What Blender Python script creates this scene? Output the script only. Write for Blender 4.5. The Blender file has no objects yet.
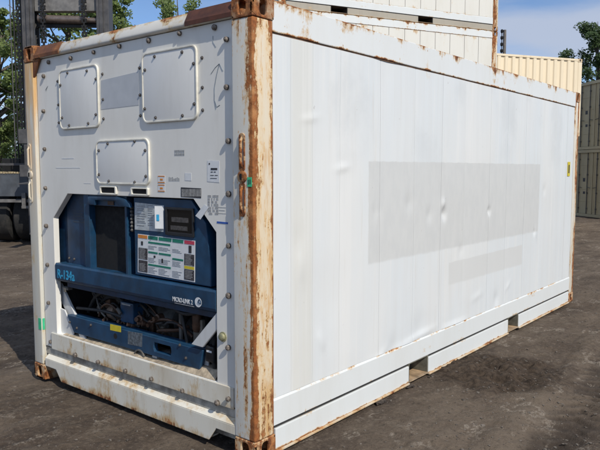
import bpy, bmesh, math, random
import numpy as np
from mathutils import Vector, Matrix

random.seed(7)
rng = np.random.default_rng(7)
SC = bpy.context.scene
COL = SC.collection

# ---------------------------------------------------------------- camera
FPX = 639.9                                   # focal length in pixels of the 600 px wide photograph
CAM = Vector((2.4064, -2.526, 1.6549))
YAW, PITCH, ROLL = 2.2592, -0.0863, 0.0007
FWD = Vector((math.cos(PITCH)*math.cos(YAW), math.cos(PITCH)*math.sin(YAW), math.sin(PITCH)))
RGT = FWD.cross(Vector((0, 0, 1))).normalized()
UPV = RGT.cross(FWD)
cam = bpy.data.cameras.new('camera')
cam_o = bpy.data.objects.new('camera', cam); COL.objects.link(cam_o)
cam.sensor_width = 36; cam.lens = 36*FPX/600
cam.clip_start = .05; cam.clip_end = 2000
m = Matrix((RGT, UPV, -FWD)).transposed().to_4x4()
m.translation = CAM
cam_o.matrix_world = m
SC.camera = cam_o

# ---------------------------------------------------------------- light
SUN = Vector((2.65, -0.78, 2.591)).normalized()       # towards the sun, read from the cast shadow
elev = math.asin(SUN.z)
world = bpy.data.worlds.new('World'); SC.world = world; world.use_nodes = True
wn = world.node_tree; wn.nodes.clear()
w_out = wn.nodes.new('ShaderNodeOutputWorld'); w_bg = wn.nodes.new('ShaderNodeBackground')
w_sky = wn.nodes.new('ShaderNodeTexSky'); w_sky.sky_type = 'NISHITA'; w_sky.sun_disc = False
w_sky.sun_elevation = elev; w_sky.sun_rotation = math.atan2(SUN.x, SUN.y)
w_sky.air_density = 1.0; w_sky.dust_density = 0.15; w_sky.ozone_density = 4.0; w_sky.altitude = 2500
# thin cloud sheets: noise on the sky direction, flattened towards the horizon
w_tc = wn.nodes.new('ShaderNodeTexCoord'); w_map = wn.nodes.new('ShaderNodeMapping')
w_map.inputs['Scale'].default_value = (1.0, 1.0, 4.2); w_map.inputs['Location'].default_value = (4, 6.15, 8)
w_n = wn.nodes.new('ShaderNodeTexNoise'); w_n.inputs['Scale'].default_value = 2.1
w_n.inputs['Detail'].default_value = 7; w_n.inputs['Roughness'].default_value = .52
w_r = wn.nodes.new('ShaderNodeMapRange'); w_r.interpolation_type = 'SMOOTHSTEP'
for i, v in ((1, .38), (2, .62), (3, .0), (4, .92)): w_r.inputs[i].default_value = v
w_mix = wn.nodes.new('ShaderNodeMix'); w_mix.data_type = 'RGBA'
w_mix.inputs[7].default_value = (3.55, 4.05, 5.1, 1)
L_ = wn.links.new
L_(w_tc.outputs['Generated'], w_map.inputs['Vector']); L_(w_map.outputs[0], w_n.inputs['Vector'])
L_(w_n.outputs[0], w_r.inputs[0]); L_(w_r.outputs[0], w_mix.inputs[0]); L_(w_sky.outputs[0], w_mix.inputs[6])
L_(w_mix.outputs[2], w_bg.inputs[0]); L_(w_bg.outputs[0], w_out.inputs[0])
w_bg.inputs[1].default_value = 0.12
sun = bpy.data.lights.new('sun', 'SUN'); sun.energy = 3.5; sun.angle = math.radians(.53); sun.color = (1, .94, .83)
sun_o = bpy.data.objects.new('sun', sun); COL.objects.link(sun_o)
sun_o.rotation_euler = (-SUN).to_track_quat('-Z', 'Y').to_euler(); sun_o.location = (8, -6, 12)
SC.view_settings.view_transform = 'Standard'; SC.view_settings.look = 'None'
SC.view_settings.gamma = 1; SC.view_settings.use_curve_mapping = False; SC.view_settings.exposure = 0.18
SC.cycles.max_bounces = 8

# ---------------------------------------------------------------- pixel -> surface (the surface gives the distance)
def ray(px, py): return FWD + RGT*((px-300)/FPX) + UPV*((225-py)/FPX)
def FP(px, py, Y=.03):
    d = ray(px, py); t = (Y-CAM.y)/d.y; p = CAM+d*t; return p.x, p.z
def SP(px, py, X=0.):
    d = ray(px, py); t = (X-CAM.x)/d.x; p = CAM+d*t; return p.y, p.z
def GP(px, py, z=0.):
    d = ray(px, py); t = (z-CAM.z)/d.z; p = CAM+d*t; return p.x, p.y

# ---------------------------------------------------------------- mesh helpers
class MB:
    def __init__(s): s.v = []; s.f = []; s.m = []; s.mi = 0
    def add(s, vs, fs):
        b = len(s.v); s.v += [tuple(v) for v in vs]
        s.f += [tuple(i+b for i in f) for f in fs]; s.m += [s.mi]*len(fs); return s
    def box(s, x0, x1, y0, y1, z0, z1):
        x0, x1 = sorted((x0, x1)); y0, y1 = sorted((y0, y1)); z0, z1 = sorted((z0, z1))
        return s.add([(x0,y0,z0),(x1,y0,z0),(x1,y1,z0),(x0,y1,z0),(x0,y0,z1),(x1,y0,z1),(x1,y1,z1),(x0,y1,z1)],
                     [(0,3,2,1),(4,5,6,7),(0,1,5,4),(1,2,6,5),(2,3,7,6),(3,0,4,7)])
    def prism(s, poly, ax, a, b):
        """polygon in the two other axes (ascending axis order), extruded along ax from a to b"""
        n = len(poly); o = [i for i in range(3) if i != ax]
        def P(q, t):
            r = [0, 0, 0]; r[o[0]] = q[0]; r[o[1]] = q[1]; r[ax] = t; return tuple(r)
        vs = [P(q, a) for q in poly]+[P(q, b) for q in poly]
        fs = [tuple(range(n)), tuple(range(2*n-1, n-1, -1))]+[(i, n+i, n+(i+1) % n, (i+1) % n) for i in range(n)]
        return s.add(vs, fs)
    def frame(s, outer, inner, ax, a, b):
        """plate with a hole: outer and inner loops have equal counts"""
        n = len(outer); o = [i for i in range(3) if i != ax]
        def P(q, t):
            r = [0, 0, 0]; r[o[0]] = q[0]; r[o[1]] = q[1]; r[ax] = t; return tuple(r)
        vs = [P(q, a) for q in outer]+[P(q, a) for q in inner]+[P(q, b) for q in outer]+[P(q, b) for q in inner]
        fs = []
        for i in range(n):
            j = (i+1) % n
            fs += [(i, j, n+j, n+i), (2*n+i, 3*n+i, 3*n+j, 2*n+j), (i, 2*n+i, 2*n+j, j), (n+i, n+j, 3*n+j, 3*n+i)]
        return s.add(vs, fs)
    def tube(s, pts, r, n=8, r1=None, cap=True):
        pts = [Vector(p) for p in pts]; k = len(pts); rs = [r+(0 if r1 is None else (r1-r))*i/(k-1) for i in range(k)]
        vs = []; prev = None
        for i, p in enumerate(pts):
            t = (pts[min(i+1, k-1)]-pts[max(i-1, 0)]).normalized()
            if prev is None: a = t.cross(Vector((0, 0, 1)) if abs(t.z) < .9 else Vector((1, 0, 0))).normalized()
            else: a = (prev-t*prev.dot(t)).normalized()
            prev = a; b = t.cross(a)
            for q in range(n):
                w = 2*math.pi*q/n; vs.append(p+(a*math.cos(w)+b*math.sin(w))*rs[i])
        fs = [(i*n+q, i*n+(q+1) % n, (i+1)*n+(q+1) % n, (i+1)*n+q) for i in range(k-1) for q in range(n)]
        if cap: fs += [tuple(range(n))[::-1], tuple(range((k-1)*n, k*n))]
        return s.add(vs, fs)
    def lathe(s, c, axis, prof, n=16):
        """prof: (distance along axis, radius)"""
        axis = Vector(axis).normalized(); c = Vector(c)
        a = axis.cross(Vector((0, 0, 1)) if abs(axis.z) < .9 else Vector((1, 0, 0))).normalized(); b = axis.cross(a)
        vs = []
        for (h, r) in prof:
            for q in range(n):
                w = 2*math.pi*q/n; vs.append(c+axis*h+(a*math.cos(w)+b*math.sin(w))*r)
        k = len(prof)
        fs = [(i*n+q, i*n+(q+1) % n, (i+1)*n+(q+1) % n, (i+1)*n+q) for i in range(k-1) for q in range(n)]
        fs += [tuple(range(n))[::-1], tuple(range((k-1)*n, k*n))]
        return s.add(vs, fs)
    def build(s, name, mat, parent=None, bevel=0, smooth=False, seg=2):
        off = Vector((0, 0, 0)); p = parent
        while p is not None: off += p.location; p = p.parent
        me = bpy.data.meshes.new(name)
        me.from_pydata([(v[0]-off.x, v[1]-off.y, v[2]-off.z) for v in s.v], [], s.f)
        mats = mat if isinstance(mat, (list, tuple)) else [mat]
        for q in mats: me.materials.append(q)
        if len(mats) > 1: me.polygons.foreach_set('material_index', s.m)
        bm = bmesh.new(); bm.from_mesh(me)
        bmesh.ops.recalc_face_normals(bm, faces=bm.faces)
        if bevel:
            es = [e for e in bm.edges if len(e.link_faces) == 2 and e.calc_face_angle(0) > .6]
            bmesh.ops.bevel(bm, geom=es, offset=bevel, segments=seg, affect='EDGES', profile=.6, clamp_overlap=True)
        bm.to_mesh(me); bm.free()
        if smooth:
            me.polygons.foreach_set('use_smooth', [True]*len(me.polygons))
            try: me.set_sharp_from_angle(angle=math.radians(40))
            except Exception: pass
        o = bpy.data.objects.new(name, me); COL.objects.link(o); o.parent = parent
        return o

def thing(name, label, cat, loc=(0, 0, 0), rz=0, group=None):
    o = bpy.data.objects.new(name, None); COL.objects.link(o); o.empty_display_size = .2
    o.location = loc; o.rotation_euler = (0, 0, rz)
    o['label'] = label; o['category'] = cat
    if group: o['group'] = group
    return o
def copy_tree(o, parent=None):
    c = o.copy(); COL.objects.link(c); c.parent = parent
    for ch in list(o.children): copy_tree(ch, c)
    return c
def rrect(x0, x1, z0, z1, r, n=5):
    pts = []
    for cx, cz, a0 in ((x1-r, z0+r, -90), (x1-r, z1-r, 0), (x0+r, z1-r, 90), (x0+r, z0+r, 180)):
        for i in range(n+1):
            a = math.radians(a0+90*i/n); pts.append((cx+r*math.cos(a), cz+r*math.sin(a)))
    return pts
def link_copy(src, parent, loc=None):
    o = src.copy(); COL.objects.link(o); o.parent = parent
    if loc is not None: o.location = loc
    return o

# ---------------------------------------------------------------- materials
class NT:
    def __init__(s, name):
        s.mat = bpy.data.materials.new(name); s.mat.use_nodes = True; s.nt = s.mat.node_tree
        s.bsdf = s.nt.nodes['Principled BSDF']; s.tc = s.nt.nodes.new('ShaderNodeTexCoord')
        s.obj = s.tc.outputs['Object']
    def n(s, t, **kw):
        nd = s.nt.nodes.new(t)
        for k, v in kw.items(): setattr(nd, k, v)
        return nd
    def set(s, sock, v):
        if isinstance(v, bpy.types.NodeSocket): s.nt.links.new(v, sock)
        elif isinstance(v, (tuple, list)) and len(v) == 3 and sock.type == 'RGBA': sock.default_value = (*v, 1)
        else: sock.default_value = v
    def math(s, op, a, b=0., c=None, clamp=False):
        nd = s.n('ShaderNodeMath', operation=op, use_clamp=clamp); s.set(nd.inputs[0], a); s.set(nd.inputs[1], b)
        if c is not None: s.set(nd.inputs[2], c)
        return nd.outputs[0]
    def noise(s, scale=5, detail=5, rough=.55, sc=(1, 1, 1), loc=(0, 0, 0), vec=None, rot=(0, 0, 0), w=None):
        mp = s.n('ShaderNodeMapping'); s.set(mp.inputs[0], vec or s.obj)
        mp.inputs['Scale'].default_value = sc; mp.inputs['Location'].default_value = loc; mp.inputs['Rotation'].default_value = rot
        nd = s.n('ShaderNodeTexNoise'); s.set(nd.inputs['Vector'], mp.outputs[0])
        nd.inputs['Scale'].default_value = scale; nd.inputs['Detail'].default_value = detail; nd.inputs['Roughness'].default_value = rough
        return nd.outputs[0]
    def rng(s, v, a, b, c=0., d=1., smooth=True):
        nd = s.n('ShaderNodeMapRange'); nd.interpolation_type = 'SMOOTHSTEP' if smooth else 'LINEAR'
        for i, q in enumerate((v, a, b, c, d)): s.set(nd.inputs[i], q)
        return nd.outputs[0]
    def mix(s, f, a, b, blend='MIX'):
        nd = s.n('ShaderNodeMix', data_type='RGBA', blend_type=blend); s.set(nd.inputs[0], f); s.set(nd.inputs[6], a); s.set(nd.inputs[7], b)
        return nd.outputs[2]
    def xyz(s, vec=None):
        nd = s.n('ShaderNodeSeparateXYZ'); s.set(nd.inputs[0], vec or s.obj); return nd.outputs
    def bump(s, h, strength=.3, dist=.01):
        nd = s.n('ShaderNodeBump'); nd.inputs['Strength'].default_value = strength; nd.inputs['Distance'].default_value = dist
        s.set(nd.inputs['Height'], h); s.set(s.bsdf.inputs['Normal'], nd.outputs[0])
    def out(s, col=None, rough=None, metal=None, spec=None):
        if col is not None: s.set(s.bsdf.inputs['Base Color'], col)
        if rough is not None: s.set(s.bsdf.inputs['Roughness'], rough)
        if metal is not None: s.set(s.bsdf.inputs['Metallic'], metal)
        if spec is not None: s.set(s.bsdf.inputs['Specular IOR Level'], spec)
        return s.mat

def rust_colour(t, scale=30, dark=(.085, .026, .010)):
    a = t.noise(scale, 6, .65, loc=(5, 2, 9)); b = t.noise(scale*.3, 4, .6, loc=(1, 8, 3))
    c = t.mix(t.rng(a, .35, .65), dark, (.34, .118, .032))
    return t.mix(t.rng(b, .48, .72), c, (.46, .22, .085))

def paint(name, base, rough=.42, thr=.72, scale=7, streak=(1, 1, 1), bands=(), grime=.16, gcol=(.42, .38, .31),
          halo=.10, halocol=(.58, .38, .17), chips=True, extra=None, soft=.05, bump=.25, rdark=(.11, .034, .012), iso=0., flake=0.):
    """weathered paint: base colour, grime, yellow halo and rust where noise plus the edge bands pass a threshold"""
    t = NT(name)
    X, Y, Z = t.xyz()
    v = t.noise(scale, 8, .68, streak)
    if iso: v = t.math('ADD', v, t.math('MULTIPLY', t.math('SUBTRACT', t.noise(34, 7, .72, (1, 1, .7), loc=(2, 2, 6)), .5), iso))
    for bnd in bands:
        if bnd[0] == 'edge':
            _, x0, y0, wd, wt = bnd
            dx = t.math('SUBTRACT', X, x0); dy = t.math('SUBTRACT', Y, y0)
            d = t.math('SQRT', t.math('ADD', t.math('MULTIPLY', dx, dx), t.math('MULTIPLY', dy, dy)))
        else:
            ax, pos, wd, wt = bnd
            d = t.math('ABSOLUTE', t.math('SUBTRACT', (X, Y, Z)['xyz'.index(ax)], pos))
        v = t.math('ADD', v, t.math('MULTIPLY', t.rng(d, 0., wd, 1., 0.), wt))
    if chips:
        sp = t.noise(42, 3, .6, (1, 1, .6), loc=(7, 7, 7)); v = t.math('ADD', v, t.rng(sp, .62, .76, 0., .14))
    rust = t.rng(v, thr, thr+soft); hal = t.rng(v, thr-halo, thr+.02, 0., .85)
    col = base
    if extra: col = extra(t, col, X, Y, Z)
    g1 = t.noise(2.2, 6, .62, (1, 1, .35), loc=(3, 1, 2)); g2 = t.noise(16, 6, .6, (1, 1, .12), loc=(9, 4, 2))
    gf = t.math('ADD', t.rng(g1, .42, .75, 0., grime), t.rng(g2, .5, .8, 0., grime*.7))
    col = t.mix(gf, col, gcol)
    col = t.mix(hal, col, halocol)
    rc = rust_colour(t, 30, rdark)
    col = t.mix(rust, col, rc)
    fine = t.noise(90, 4, .6)
    h = t.math('ADD', t.math('MULTIPLY', rust, t.math('ADD', fine, .2)), t.math('MULTIPLY', g1, .25))
    t.bump(h, bump, .004)
    r = t.mix(rust, (rough,)*3, (.85,)*3)
    return t.out(col, t.math('ADD', r, t.math('MULTIPLY', gf, .3)))

def plain(name, col, rough=.5, metal=0., var=.18, scale=12, dirt=0., dcol=(.12, .095, .07), bump=.12, streak=(1, 1, 1)):
    t = NT(name); a = t.noise(scale, 6, .62, streak)
    dark = tuple(c*(1-var) for c in col); lite = tuple(min(1, c*(1+var)) for c in col)
    c = t.mix(t.rng(a, .3, .7), dark, lite)
    if dirt:
        d = t.noise(scale*.45, 7, .68, loc=(4, 4, 1)); c = t.mix(t.rng(d, .45, .68, 0., dirt), c, dcol)
    t.bump(a, bump, .003)
    return t.out(c, t.rng(a, .3, .7, rough*.85, min(1, rough*1.2)), metal)

LEN = 5.832; WID = 2.438; HGT = 2.591
HX, HY = WID/2, LEN/2
WHITE = (.74, .76, .77)

def side_extra(t, col, X, Y, Z):
    """local coordinates: y runs -HY (near) .. HY; grey overpaint rectangles, cream streaks, scuffs"""
    n1 = t.noise(9, 5, .6, loc=(2, 2, 2)); wob = t.math('MULTIPLY', t.math('SUBTRACT', n1, .5), .022)
    def rect(y0, y1, z0a, z0b, z1):
        Yw = t.math('ADD', Y, wob); Zw = t.math('ADD', Z, wob)
        lo = t.rng(Yw, y0, y1, z0a, z0b, False)
        a = t.math('MULTIPLY', t.rng(Yw, y0-.006, y0+.006), t.rng(Yw, y1-.006, y1+.006, 1., 0.))
        dz = t.math('SUBTRACT', Zw, lo)
        b = t.math('MULTIPLY', t.rng(dz, -.012, .012), t.rng(Zw, z1-.005, z1+.005, 1., 0.))
        return t.math('MULTIPLY', a, b)
    w = t.noise(1.6, 4, .5, (1, 1, .3), loc=(1, 5, 5))
    col = t.mix(t.rng(w, .38, .68), (.69, .72, .735), (.73, .738, .73))
    # cream strip between the first seams, faint vertical streaks and bands
    c1 = t.math('MULTIPLY', t.rng(Y, .30-HY, .36-HY), t.rng(Y, .50-HY, .56-HY, 1., 0.))
    col = t.mix(t.math('MULTIPLY', c1, .5), col, (.67, .65, .58))
    s1 = t.noise(26, 5, .6, (1, 1, .05), loc=(3, 3, 0)); col = t.mix(t.rng(s1, .55, .78, 0., .34), col, (.60, .57, .52))
    s2 = t.noise(11, 4, .6, (1, 1, .03), loc=(6, 1, 0)); col = t.mix(t.rng(s2, .52, .60, 0., .28), col, (.67, .68, .68)); col = t.mix(t.rng(s2, .36, .43, .30, 0.), col, (.79, .785, .765))
    sm_ = t.noise(1.5, 6, .62, (1, 1, .8), loc=(2, 8.3, 3)); top_ = t.rng(Z, 1.3, 2.1)
    col = t.mix(t.math('MULTIPLY', t.rng(sm_, .50, .68, 0., .38), top_), col, (.55, .57, .58))
    g = t.noise(14, 4, .6, (1, 1, .4)); pcol = t.mix(t.rng(g, .35, .65), (.595, .603, .597), (.625, .63, .62))
    col = t.mix(t.math('MULTIPLY', rect(1.147-HY, 4.50-HY, 1.005, .985, 1.713), .92), col, pcol)
    col = t.mix(t.math('MULTIPLY', rect(2.38-HY, 4.05-HY, .685, .672, .876),   .85), col, (.635, .64, .63))
    sc = t.noise(20, 3, .5, (1, 1, .9), loc=(12, 0, 4)); col = t.mix(t.rng(sc, .73, .78, 0., .45), col, (.42, .40, .38))
    return col

M = {}
M['side'] = paint('side_white_paint', WHITE, .38, thr=.80, scale=9, streak=(1, 1, .6), bands=(('z', 2.41, .10, .10), ('z', .30, .09, .11), ('y', .17-HY, .05, .09)),
                  grime=.07, gcol=(.56, .55, .50), extra=side_extra, halo=.13, halocol=(.66, .56, .42), chips=False, bump=.06)
M['skirt'] = paint('skirt_white_paint', (.70, .725, .725), .42, iso=.25, thr=.74, scale=8, streak=(1, .5, 1), bands=(('z', .33, .03, .16), ('z', .165, .04, .12), ('z', .012, .028, .30)), grime=.16, gcol=(.50, .46, .38))
M['toprail'] = paint('top_rail_paint', (.72, .74, .74), .42, iso=.28, thr=.71, scale=4.5, streak=(1.2, 1.2, .8), bump=.5, bands=(('z', 2.591, .10, .16), ('z', 2.591, .018, .12), ('z', 2.415, .018, .20), ('y', -HY, 1.3, .06)), grime=.14, gcol=(.5, .45, .36), halo=.09)
M['header'] = paint('header_rail_paint', (.66, .645, .60), .45, thr=.63, scale=7, streak=(.8, 1, 1), bands=(('z', 2.575, .04, .12),), grime=.28, gcol=(.34, .29, .23), halocol=(.50, .36, .16))
def post_extra(t, col, X, Y, Z):
    n_ = t.noise(5, 5, .6, (2, 2, .3), loc=(8, 3, 1)); side = t.math('MULTIPLY', t.rng(X, HX-.016, HX-.006), t.rng(n_, .30, .55, .55, 1.))
    n2_ = t.noise(11, 6, .7, (2.2, 2.2, .30), loc=(4, 1, 9)); cr_ = t.mix(t.rng(n2_, .46, .62, 0., .85), (.72, .60, .43), (.60, .345, .13))
    return t.mix(side, col, cr_)
def left_extra(t, col, X, Y, Z):
    n_ = t.noise(6, 6, .65, (2.4, 2.4, .3), loc=(1, 3, 5)); f = t.math('MULTIPLY', t.rng(Z, 1.2, 2.3), t.rng(n_, .34, .60))
    return t.mix(f, col, (.60, .36, .15))
M['post_near'] = paint('near_post_paint', (.70, .685, .63), .5, rdark=(.20, .066, .018), soft=.05, thr=.632, scale=9, streak=(3.0, 3.0, .30), iso=.56, extra=post_extra,
                       bands=(('edge', HX, -HY, .055, .22), ('edge', HX, -HY, .14, .075), ('y', .165-HY, .035, .19), ('z', .1, .7, .05), ('z', 2.47, .25, .06)), grime=.18, gcol=(.55, .46, .32), halo=.11, halocol=(.66, .42, .18), bump=.7)
M['post_left'] = paint('left_post_paint', (.62, .605, .54), .48, thr=.70, scale=7, streak=(2, 2, .4), iso=.35, extra=left_extra, bands=(('z', 2.6, 1.2, .08), ('z', .12, .14, .13)), soft=.10, grime=.35, gcol=(.62, .45, .22), halo=.14, halocol=(.62, .45, .22))
M['post_far'] = paint('far_post_paint', (.66, .63, .56), .48, iso=.3, thr=.60, scale=6, streak=(2, 2, .3), bands=(('edge', HX, HY, .12, .16),), grime=.2, gcol=(.5, .42, .3))
M['sill'] = paint('sill_paint', (.75, .72, .63), .5, iso=.30, thr=.69, scale=7, streak=(1, 1, .4), bands=(('z', .20, .03, .08), ('z', .03, .07, .18), ('z', .262, .05, .09)), grime=.48, gcol=(.46, .36, .22), halo=.16, halocol=(.55, .38, .18), soft=.08)
M['unit'] = paint('unit_white_paint', (.79, .775, .73), .45, thr=.80, scale=8, streak=(1, 1, .35), bands=(('z', .28, .16, .10), ('z', 2.46, .10, .05)), grime=.24, gcol=(.44, .40, .33), halo=.13, halocol=(.50, .41, .27), chips=False, bump=.06)
M['access'] = paint('access_panel_paint', (.765, .765, .75), .42, thr=.88, scale=7, streak=(1, 1, .35), grime=.20, gcol=(.42, .40, .36), chips=False, bump=.05)
M['rim'] = plain('cream_sealant_rim', (.73, .71, .63), .55, 0, .10, 14, .5, (.50, .46, .38))
M['brace'] = paint('brace_paint', (.62, .63, .63), .45, thr=.74, scale=14, grime=.3, gcol=(.3, .25, .2))
M['casting_top'] = paint('rusted_casting', (.45, .36, .25), .8, thr=.47, scale=9, grime=.35, gcol=(.10, .05, .03), halo=.16, halocol=(.30, .12, .04), bump=.6)
M['casting_low'] = paint('rusted_low_casting', (.54, .46, .34), .75, thr=.465, scale=9, grime=.3, gcol=(.2, .12, .06), halo=.14, halocol=(.50, .28, .12), bump=.6)
M['brown'] = paint('brown_rust_plate', (.12, .047, .024), .8, thr=.58, scale=8, grime=.4, gcol=(.06, .028, .018), halo=.2, halocol=(.22, .085, .032), bump=.6)
M['maroon'] = plain('dark_maroon_plate', (.085, .030, .019), .75, 0, .45, 9, .5, (.15, .055, .024), .4)
M['bolt'] = plain('bolt_metal', (.19, .16, .135), .6, .15, .6, 70)
M['screw'] = plain('screw_metal', (.10, .09, .085), .5, .4, .4, 60)
M['seal'] = plain('dark_seal', (.035, .034, .034), .7)
M['rustseal'] = plain('rusty_seal', (.11, .06, .035), .8, 0, .6, 12)
M['seam'] = plain('seam_backing', (.50, .47, .43), .6, 0, .3, 20)
M['blue'] = plain('blue_enamel', (.010, .050, .112), .38, 0, .26, 7, .42, (.030, .040, .048), .08)
M['blue_dark'] = plain('blue_cover', (.008, .036, .086), .42, 0, .3, 8, .5, (.020, .025, .03), .08)
M['mesh'] = plain('black_screen', (.006, .006, .007), .85, 0, .4, 30)
M['black'] = plain('black_plastic', (.014, .014, .016), .42, 0, .3, 20)
M['glass'] = plain('display_glass', (.006, .007, .008), .08, 0, .1, 8, bump=0)
M['dark'] = plain('sooty_metal', (.035, .032, .030), .7, .1, .5, 9, .5, (.07, .052, .038))  # dark metal with brown dirt; also lines the bay and the stack's pockets
M['grey_metal'] = plain('dusty_grey_metal', (.13, .125, .115), .6, .2, .4, 10, .6, (.09, .07, .05))
M['copper'] = plain('tarnished_copper', (.115, .062, .038), .5, .5, .4, 20, .5, (.06, .045, .035))
M['hose'] = plain('rubber_hose', (.02, .02, .02), .6)
M['beige'] = plain('dusty_beige_tank', (.22, .19, .15), .6, 0, .3, 8, .5, (.10, .08, .06))
M['dust'] = plain('sandy_dirt', (.40, .33, .24), .95, 0, .35, 25, .5, (.16, .12, .09), .5)
M['paper'] = plain('white_label', (.70, .72, .74), .45, 0, .05, 30, bump=0)
M['film'] = plain('laminated_sheet', (.50, .54, .56), .25, 0, .25, 14, .4, (.30, .34, .36), bump=0)
M['ink'] = plain('print_ink', (.03, .03, .035), .6, 0, .3, 60, bump=0)
M['inkgrey'] = plain('print_grey', (.30, .31, .32), .6, 0, .3, 90, bump=0)
M['fade'] = plain('faded_print', (.36, .365, .37), .6, 0, .25, 60, bump=0)
M['blockdark'] = plain('print_block', (.05, .045, .05), .55, 0, .6, 120, bump=0)
M['green'] = plain('print_green', (.012, .19, .13), .5, 0, .1, 40, bump=0)
M['orange'] = plain('print_orange', (.65, .24, .04), .5, 0, .1, 40, bump=0)
M['red'] = plain('print_red', (.50, .05, .09), .5, 0, .1, 40, bump=0)
M['yellow'] = plain('print_yellow', (.62, .50, .03), .5, 0, .1, 40, bump=0)
M['cyan'] = plain('cyan_marker', (.035, .36, .62), .5, 0, .2, 60, bump=0)
M['print_blue'] = plain('print_blue', (.03, .10, .40), .5, 0, .1, 40, bump=0)
M['tape'] = plain('green_tape', (.05, .50, .25), .45, 0, .12, 40, bump=.05)
M['greypatch'] = plain('grey_overpaint', (.47, .49, .52), .42, 0, .06, 10, bump=0)
M['pen'] = plain('pencil_line', (.20, .24, .28), .6, 0, .2, 60, bump=0)
M['liprust'] = paint('rail_lip_paint', (.60, .52, .40), .7, thr=.55, scale=9, streak=(1, .6, 1), grime=.4, gcol=(.35, .24, .13), halo=.14, halocol=(.52, .33, .15))
M['roof'] = plain('roof_paint', (.62, .63, .62), .5, 0, .15, 5, .3, (.35, .3, .24))
M['pocket'] = plain('pocket_steel', (.36, .25, .15), .8, 0, .35, 12, .5, (.20, .15, .11))

# ---------------------------------------------------------------- ground: one sheet
def vnoise(x, y, seed):
    xi = np.floor(x).astype(np.int64); yi = np.floor(y).astype(np.int64); fx = x-xi; fy = y-yi
    fx = fx*fx*(3-2*fx); fy = fy*fy*(3-2*fy)
    def h(a, b):
        n = (a*374761393 + b*668265263 + seed*974634777) & 0x7fffffff
        n = ((n ^ (n >> 13))*1274126177) & 0x7fffffff
        return ((n ^ (n >> 16)) & 0xffff)/65535.
    return (h(xi, yi)*(1-fx)+h(xi+1, yi)*fx)*(1-fy)+(h(xi, yi+1)*(1-fx)+h(xi+1, yi+1)*fx)*fy
def sstep(a, b, v):
    t = np.clip((v-a)/(b-a), 0, 1); return t*t*(3-2*t)
MX, MY = GP(496, 372)
def mound(x, y):
    """low heap of loose soil beside the box"""
    u = (x-MX)*.63+(y-MY)*.77; v = -(x-MX)*.77+(y-MY)*.63           # u away to the right, v towards the box
    lx = (x-MX)*RGT.x+(y-MY)*RGT.y; ly = (x-MX)*FWD.x+(y-MY)*FWD.y
    r = np.sqrt((lx/.60)**2+(ly/.55)**2)+.35*(vnoise(x*5, y*5, 3)-.5)
    return np.clip(1-r, 0, 1)
def height(x, y):
    far = -.18*sstep(8, 25, y)
    cx = np.maximum(np.abs(x+WID/2)-WID/2, 0); cy = np.maximum(np.abs(y-LEN/2)-LEN/2, 0); dc = np.hypot(cx, cy)
    n = .030*(vnoise(x*.8, y*.8, 1)-.5)+.020*(vnoise(x*2.7, y*2.7, 2)-.5)+.020*(vnoise(x*8, y*8, 4)-.5)+.016*(vnoise(x*19, y*19, 5)-.5)+.012*(vnoise(x*40, y*40, 6)-.5)
    # ruts running along the yard
    d = x*.52-y*.30; n = n+.022*(vnoise(d*4.4, (x*.3+y*.52)*.5, 8)-.5)+.012*(vnoise(d*11, (x*.3+y*.52)*1.1, 18)-.5)
    for off in (1.05, 2.75):                                     # wheel ruts passing beside the box
        q = x-off-.18*np.sin(y*.45+off)+.02*y; n = n-.035*np.exp(-(q/.17)**2)+.022*np.exp(-((np.abs(q)-.30)/.09)**2)+.010*np.exp(-(q/.16)**2)*np.sign(np.sin((y+np.abs(q)*.8)*42))*(y > -3)
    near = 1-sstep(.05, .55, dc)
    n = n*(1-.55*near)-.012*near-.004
    mm = mound(x, y)
    n = n+mm**.7*(.026+.075*(vnoise(x*8, y*8, 9)-.5)+.06*(vnoise(x*20, y*20, 10)-.5)+.035*(vnoise(x*42, y*42, 12)-.5))
    return np.where(dc <= 0.001, np.minimum(n, -.004), n)+far
def axis(a, b, lo, hi, step, fs):
    mid = np.arange(a, b+1e-6, step); out = [mid]
    for sgn, s0, end in ((-1, a, lo), (1, b, hi)):
        q = []; st = step; p = s0
        while True:
            st = min(st*1.13, 14); p += sgn*st
            if (p-end)*sgn > 0: break
            q.append(p)
        out.append(np.array(q))
    return np.sort(np.concatenate(out))
gx = axis(-3.9, 3.0, -320, 320, .021, 0); gy = axis(-1.7, 6.2, -320, 320, .021, 0)
GX, GY = np.meshgrid(gx, gy, indexing='ij'); GZ = height(GX, GY)
nv = GX.size; ny = len(gy)
me = bpy.data.meshes.new('ground')
ii, jj = np.meshgrid(np.arange(len(gx)-1), np.arange(ny-1), indexing='ij')
a = (ii*ny+jj).ravel(); quads = np.stack([a, a+ny, a+ny+1, a+1], 1)
me.vertices.add(nv); me.vertices.foreach_set('co', np.stack([GX, GY, GZ], -1).ravel())
me.loops.add(quads.size); me.loops.foreach_set('vertex_index', quads.ravel().astype(np.int32))
me.polygons.add(len(quads)); me.polygons.foreach_set('loop_start', np.arange(0, quads.size, 4, dtype=np.int32))
me.polygons.foreach_set('loop_total', np.full(len(quads), 4, dtype=np.int32))
me.update(); me.validate()
me.polygons.foreach_set('use_smooth', [True]*len(me.polygons))
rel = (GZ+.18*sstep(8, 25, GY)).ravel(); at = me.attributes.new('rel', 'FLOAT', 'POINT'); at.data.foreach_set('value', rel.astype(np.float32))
t = NT('yard_dirt')
X, Y, Z = t.xyz()
n1 = t.noise(.55, 6, .6); n2 = t.noise(3.2, 8, .66, (1, .45, 1), rot=(0, 0, -.55)); n3 = t.noise(26, 6, .62); n4 = t.noise(120, 3, .6)
n5 = t.noise(1.4, 7, .64, (1, .30, 1), rot=(0, 0, -1.05), loc=(2, 6, 0)); n6 = t.noise(62, 5, .7)
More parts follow.
